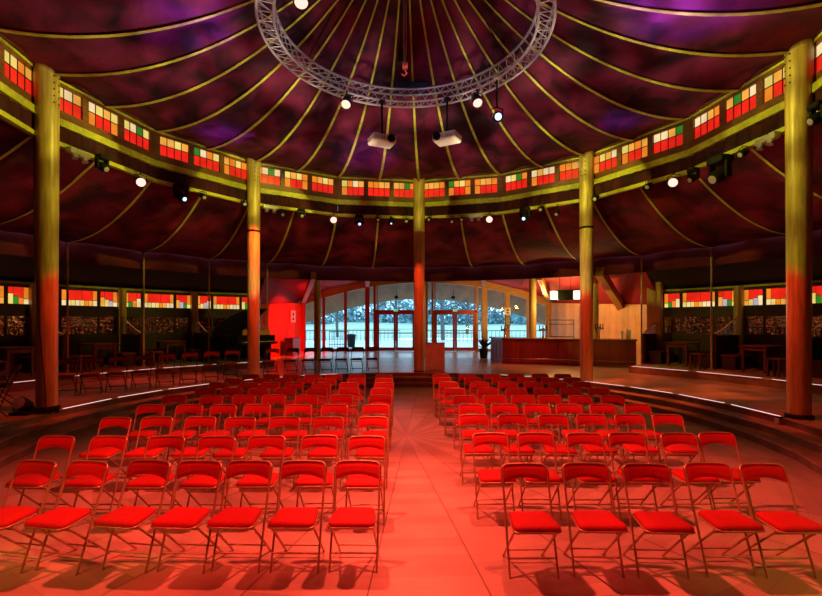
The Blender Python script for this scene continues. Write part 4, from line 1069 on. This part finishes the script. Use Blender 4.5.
spot('side_spot', pol(5.9, DEL+5.5*STEP, 5.0), pol(8.0, DEL+5.3*STEP, .4), 900, (1, .14, .03), 70, .8, .1, .7, 5)
spot('foyer_spot', (-3.0, 20.5, 3.6), (-6.1, 21.8, 1.6), 1300, (1, .02, .004), 85, .6)
spot('foyer_spot', (2.6, 15.5, 3.6), (5.6, 16.2, .3), 300, (1, .08, .04), 90, .8)
YL = (1, .92, .09)
for k, pw, zz, an in ((-2, 640, 4.97, 41), (-1, 680, 4.97, 41), (0, 260, 5.9, 23), (1, 700, 4.97, 41), (2, 700, 4.97, 41)):
    a = DEL+4*STEP*k; p = pol(1.6, a, 6.6); o = spot('post_spot', p, pol(6.62, a, zz), pw, YL, an, .12, .05, .45, 6)
for k in (-2, -1, 0, 1, 2):      # red on the lower part of each post
    a = DEL+4*STEP*k; spot('post_red', pol(4.4, a, 4.6), pol(6.62, a, 1.5 if k else 2.4), 420 if k else 330, (1, .06, .02), 34 if k else 54, .5, .05)
for a in range(-120, 121, 24):
    spot('ring_wash', pol(2.2, rad(a), 4.9), pol(6.7, rad(a), 6.12), 200, (1, .90, .16), 36, .9, .1, .5, 6)
for a in range(-150, 181, 60):
    spot('roof_wash', pol(2.6, rad(a), 4.4), pol(4.2, rad(a), 8), 230, (1, .80, .52), 120, .9, .2, .95, 5)
for a in range(-105, 106, 30):
    spot('canopy_wash', pol(5.2, rad(a), 2.6), pol(8.4, rad(a), 4.9), 95, (1, .55, .30), 75, .9, .2, .8, 6)
spot('purple_spot', (-2.0, 8.5, 4.8), (-3.6, 7.5, 7.0), 640, (.26, .10, 1), 36, .9, .1, .7, 8)
spot('purple_spot', (-3.4, 10.5, 4.4), (-4.6, 11.0, 6.7), 420, (.26, .10, 1), 34, .9, .1, .7, 8)
spot('purple_spot', (-.3, 9.8, 4.0), (-1.3, 12.6, 6.9), 700, (.30, .10, 1), 30, .8, .1, .4, 8)
spot('purple_spot', (2.6, 7.0, 4.8), (4.0, 6.6, 7.0), 1200, (.26, .10, 1), 52, .9, .1, .6, 7)
spot('purple_spot', (3.6, 9.8, 4.6), (4.9, 10.2, 6.7), 420, (.26, .10, 1), 30, .9, .1, .7, 8)
for a in range(-150, 181, 60):
    spot('truss_spot', pol(.3, rad(a), 6.2), pol(2.37, rad(a), 7.15), 40, (.66, .74, 1), 70, .9, .1)
spot('pillar_spot', pol(8.0, DEL+4*STEP, 2.6), pol(RW-.45, DEL+4*STEP, 3.3), 90, (1, .92, .1), 24, .6)
for x, y in ((5.4, 16.6), (6.2, 16.35), (6.3, 18.0), (6.2, 20.8)):
    l = bpy.data.lights.new('bar_glow', 'POINT'); l.energy = 75; l.color = (1, .56, .15); l.shadow_soft_size = .12
    o = bpy.data.objects.new('bar_glow', l); C.objects.link(o); o.location = (x+.3, y+1.0, 2.9)
spot('timber_spot', (3.6, 20.6, 1.6), (4.8, 24.4, 3.7), 330, (1, .62, .18), 80, .8, .1)
spot('timber_spot', (5.0, 15.0, 2.9), (5.0, 18.5, 2.4), 60, (1, .72, .12), 60, .8, .1)

w = bpy.data.worlds.new('sky'); bpy.context.scene.world = w; w.use_nodes = True
bg = w.node_tree.nodes['Background']; bg.inputs[0].default_value = (.45, .80, 1.0, 1); bg.inputs[1].default_value = 2.8

# ------------------------------------------------------------------ camera
cd = bpy.data.cameras.new('camera'); cam = bpy.data.objects.new('camera', cd); C.objects.link(cam)
cam.location = (0, 0, 2.0); cam.rotation_euler = (PI/2, 0, 0); cd.sensor_width = 36; cd.lens = 36*445/822; cd.shift_y = 24/822; cd.clip_start = .05; cd.clip_end = 400
sc = bpy.context.scene; sc.camera = cam
sc.view_settings.view_transform = 'Standard'; sc.view_settings.look = 'None'; sc.view_settings.exposure = 0
sc.cycles.use_denoising = True; sc.cycles.max_bounces = 6; sc.cycles.diffuse_bounces = 3; sc.cycles.glossy_bounces = 3; sc.cycles.transparent_max_bounces = 8
sc.cycles.sample_clamp_indirect = 3; sc.cycles.caustics_reflective = False
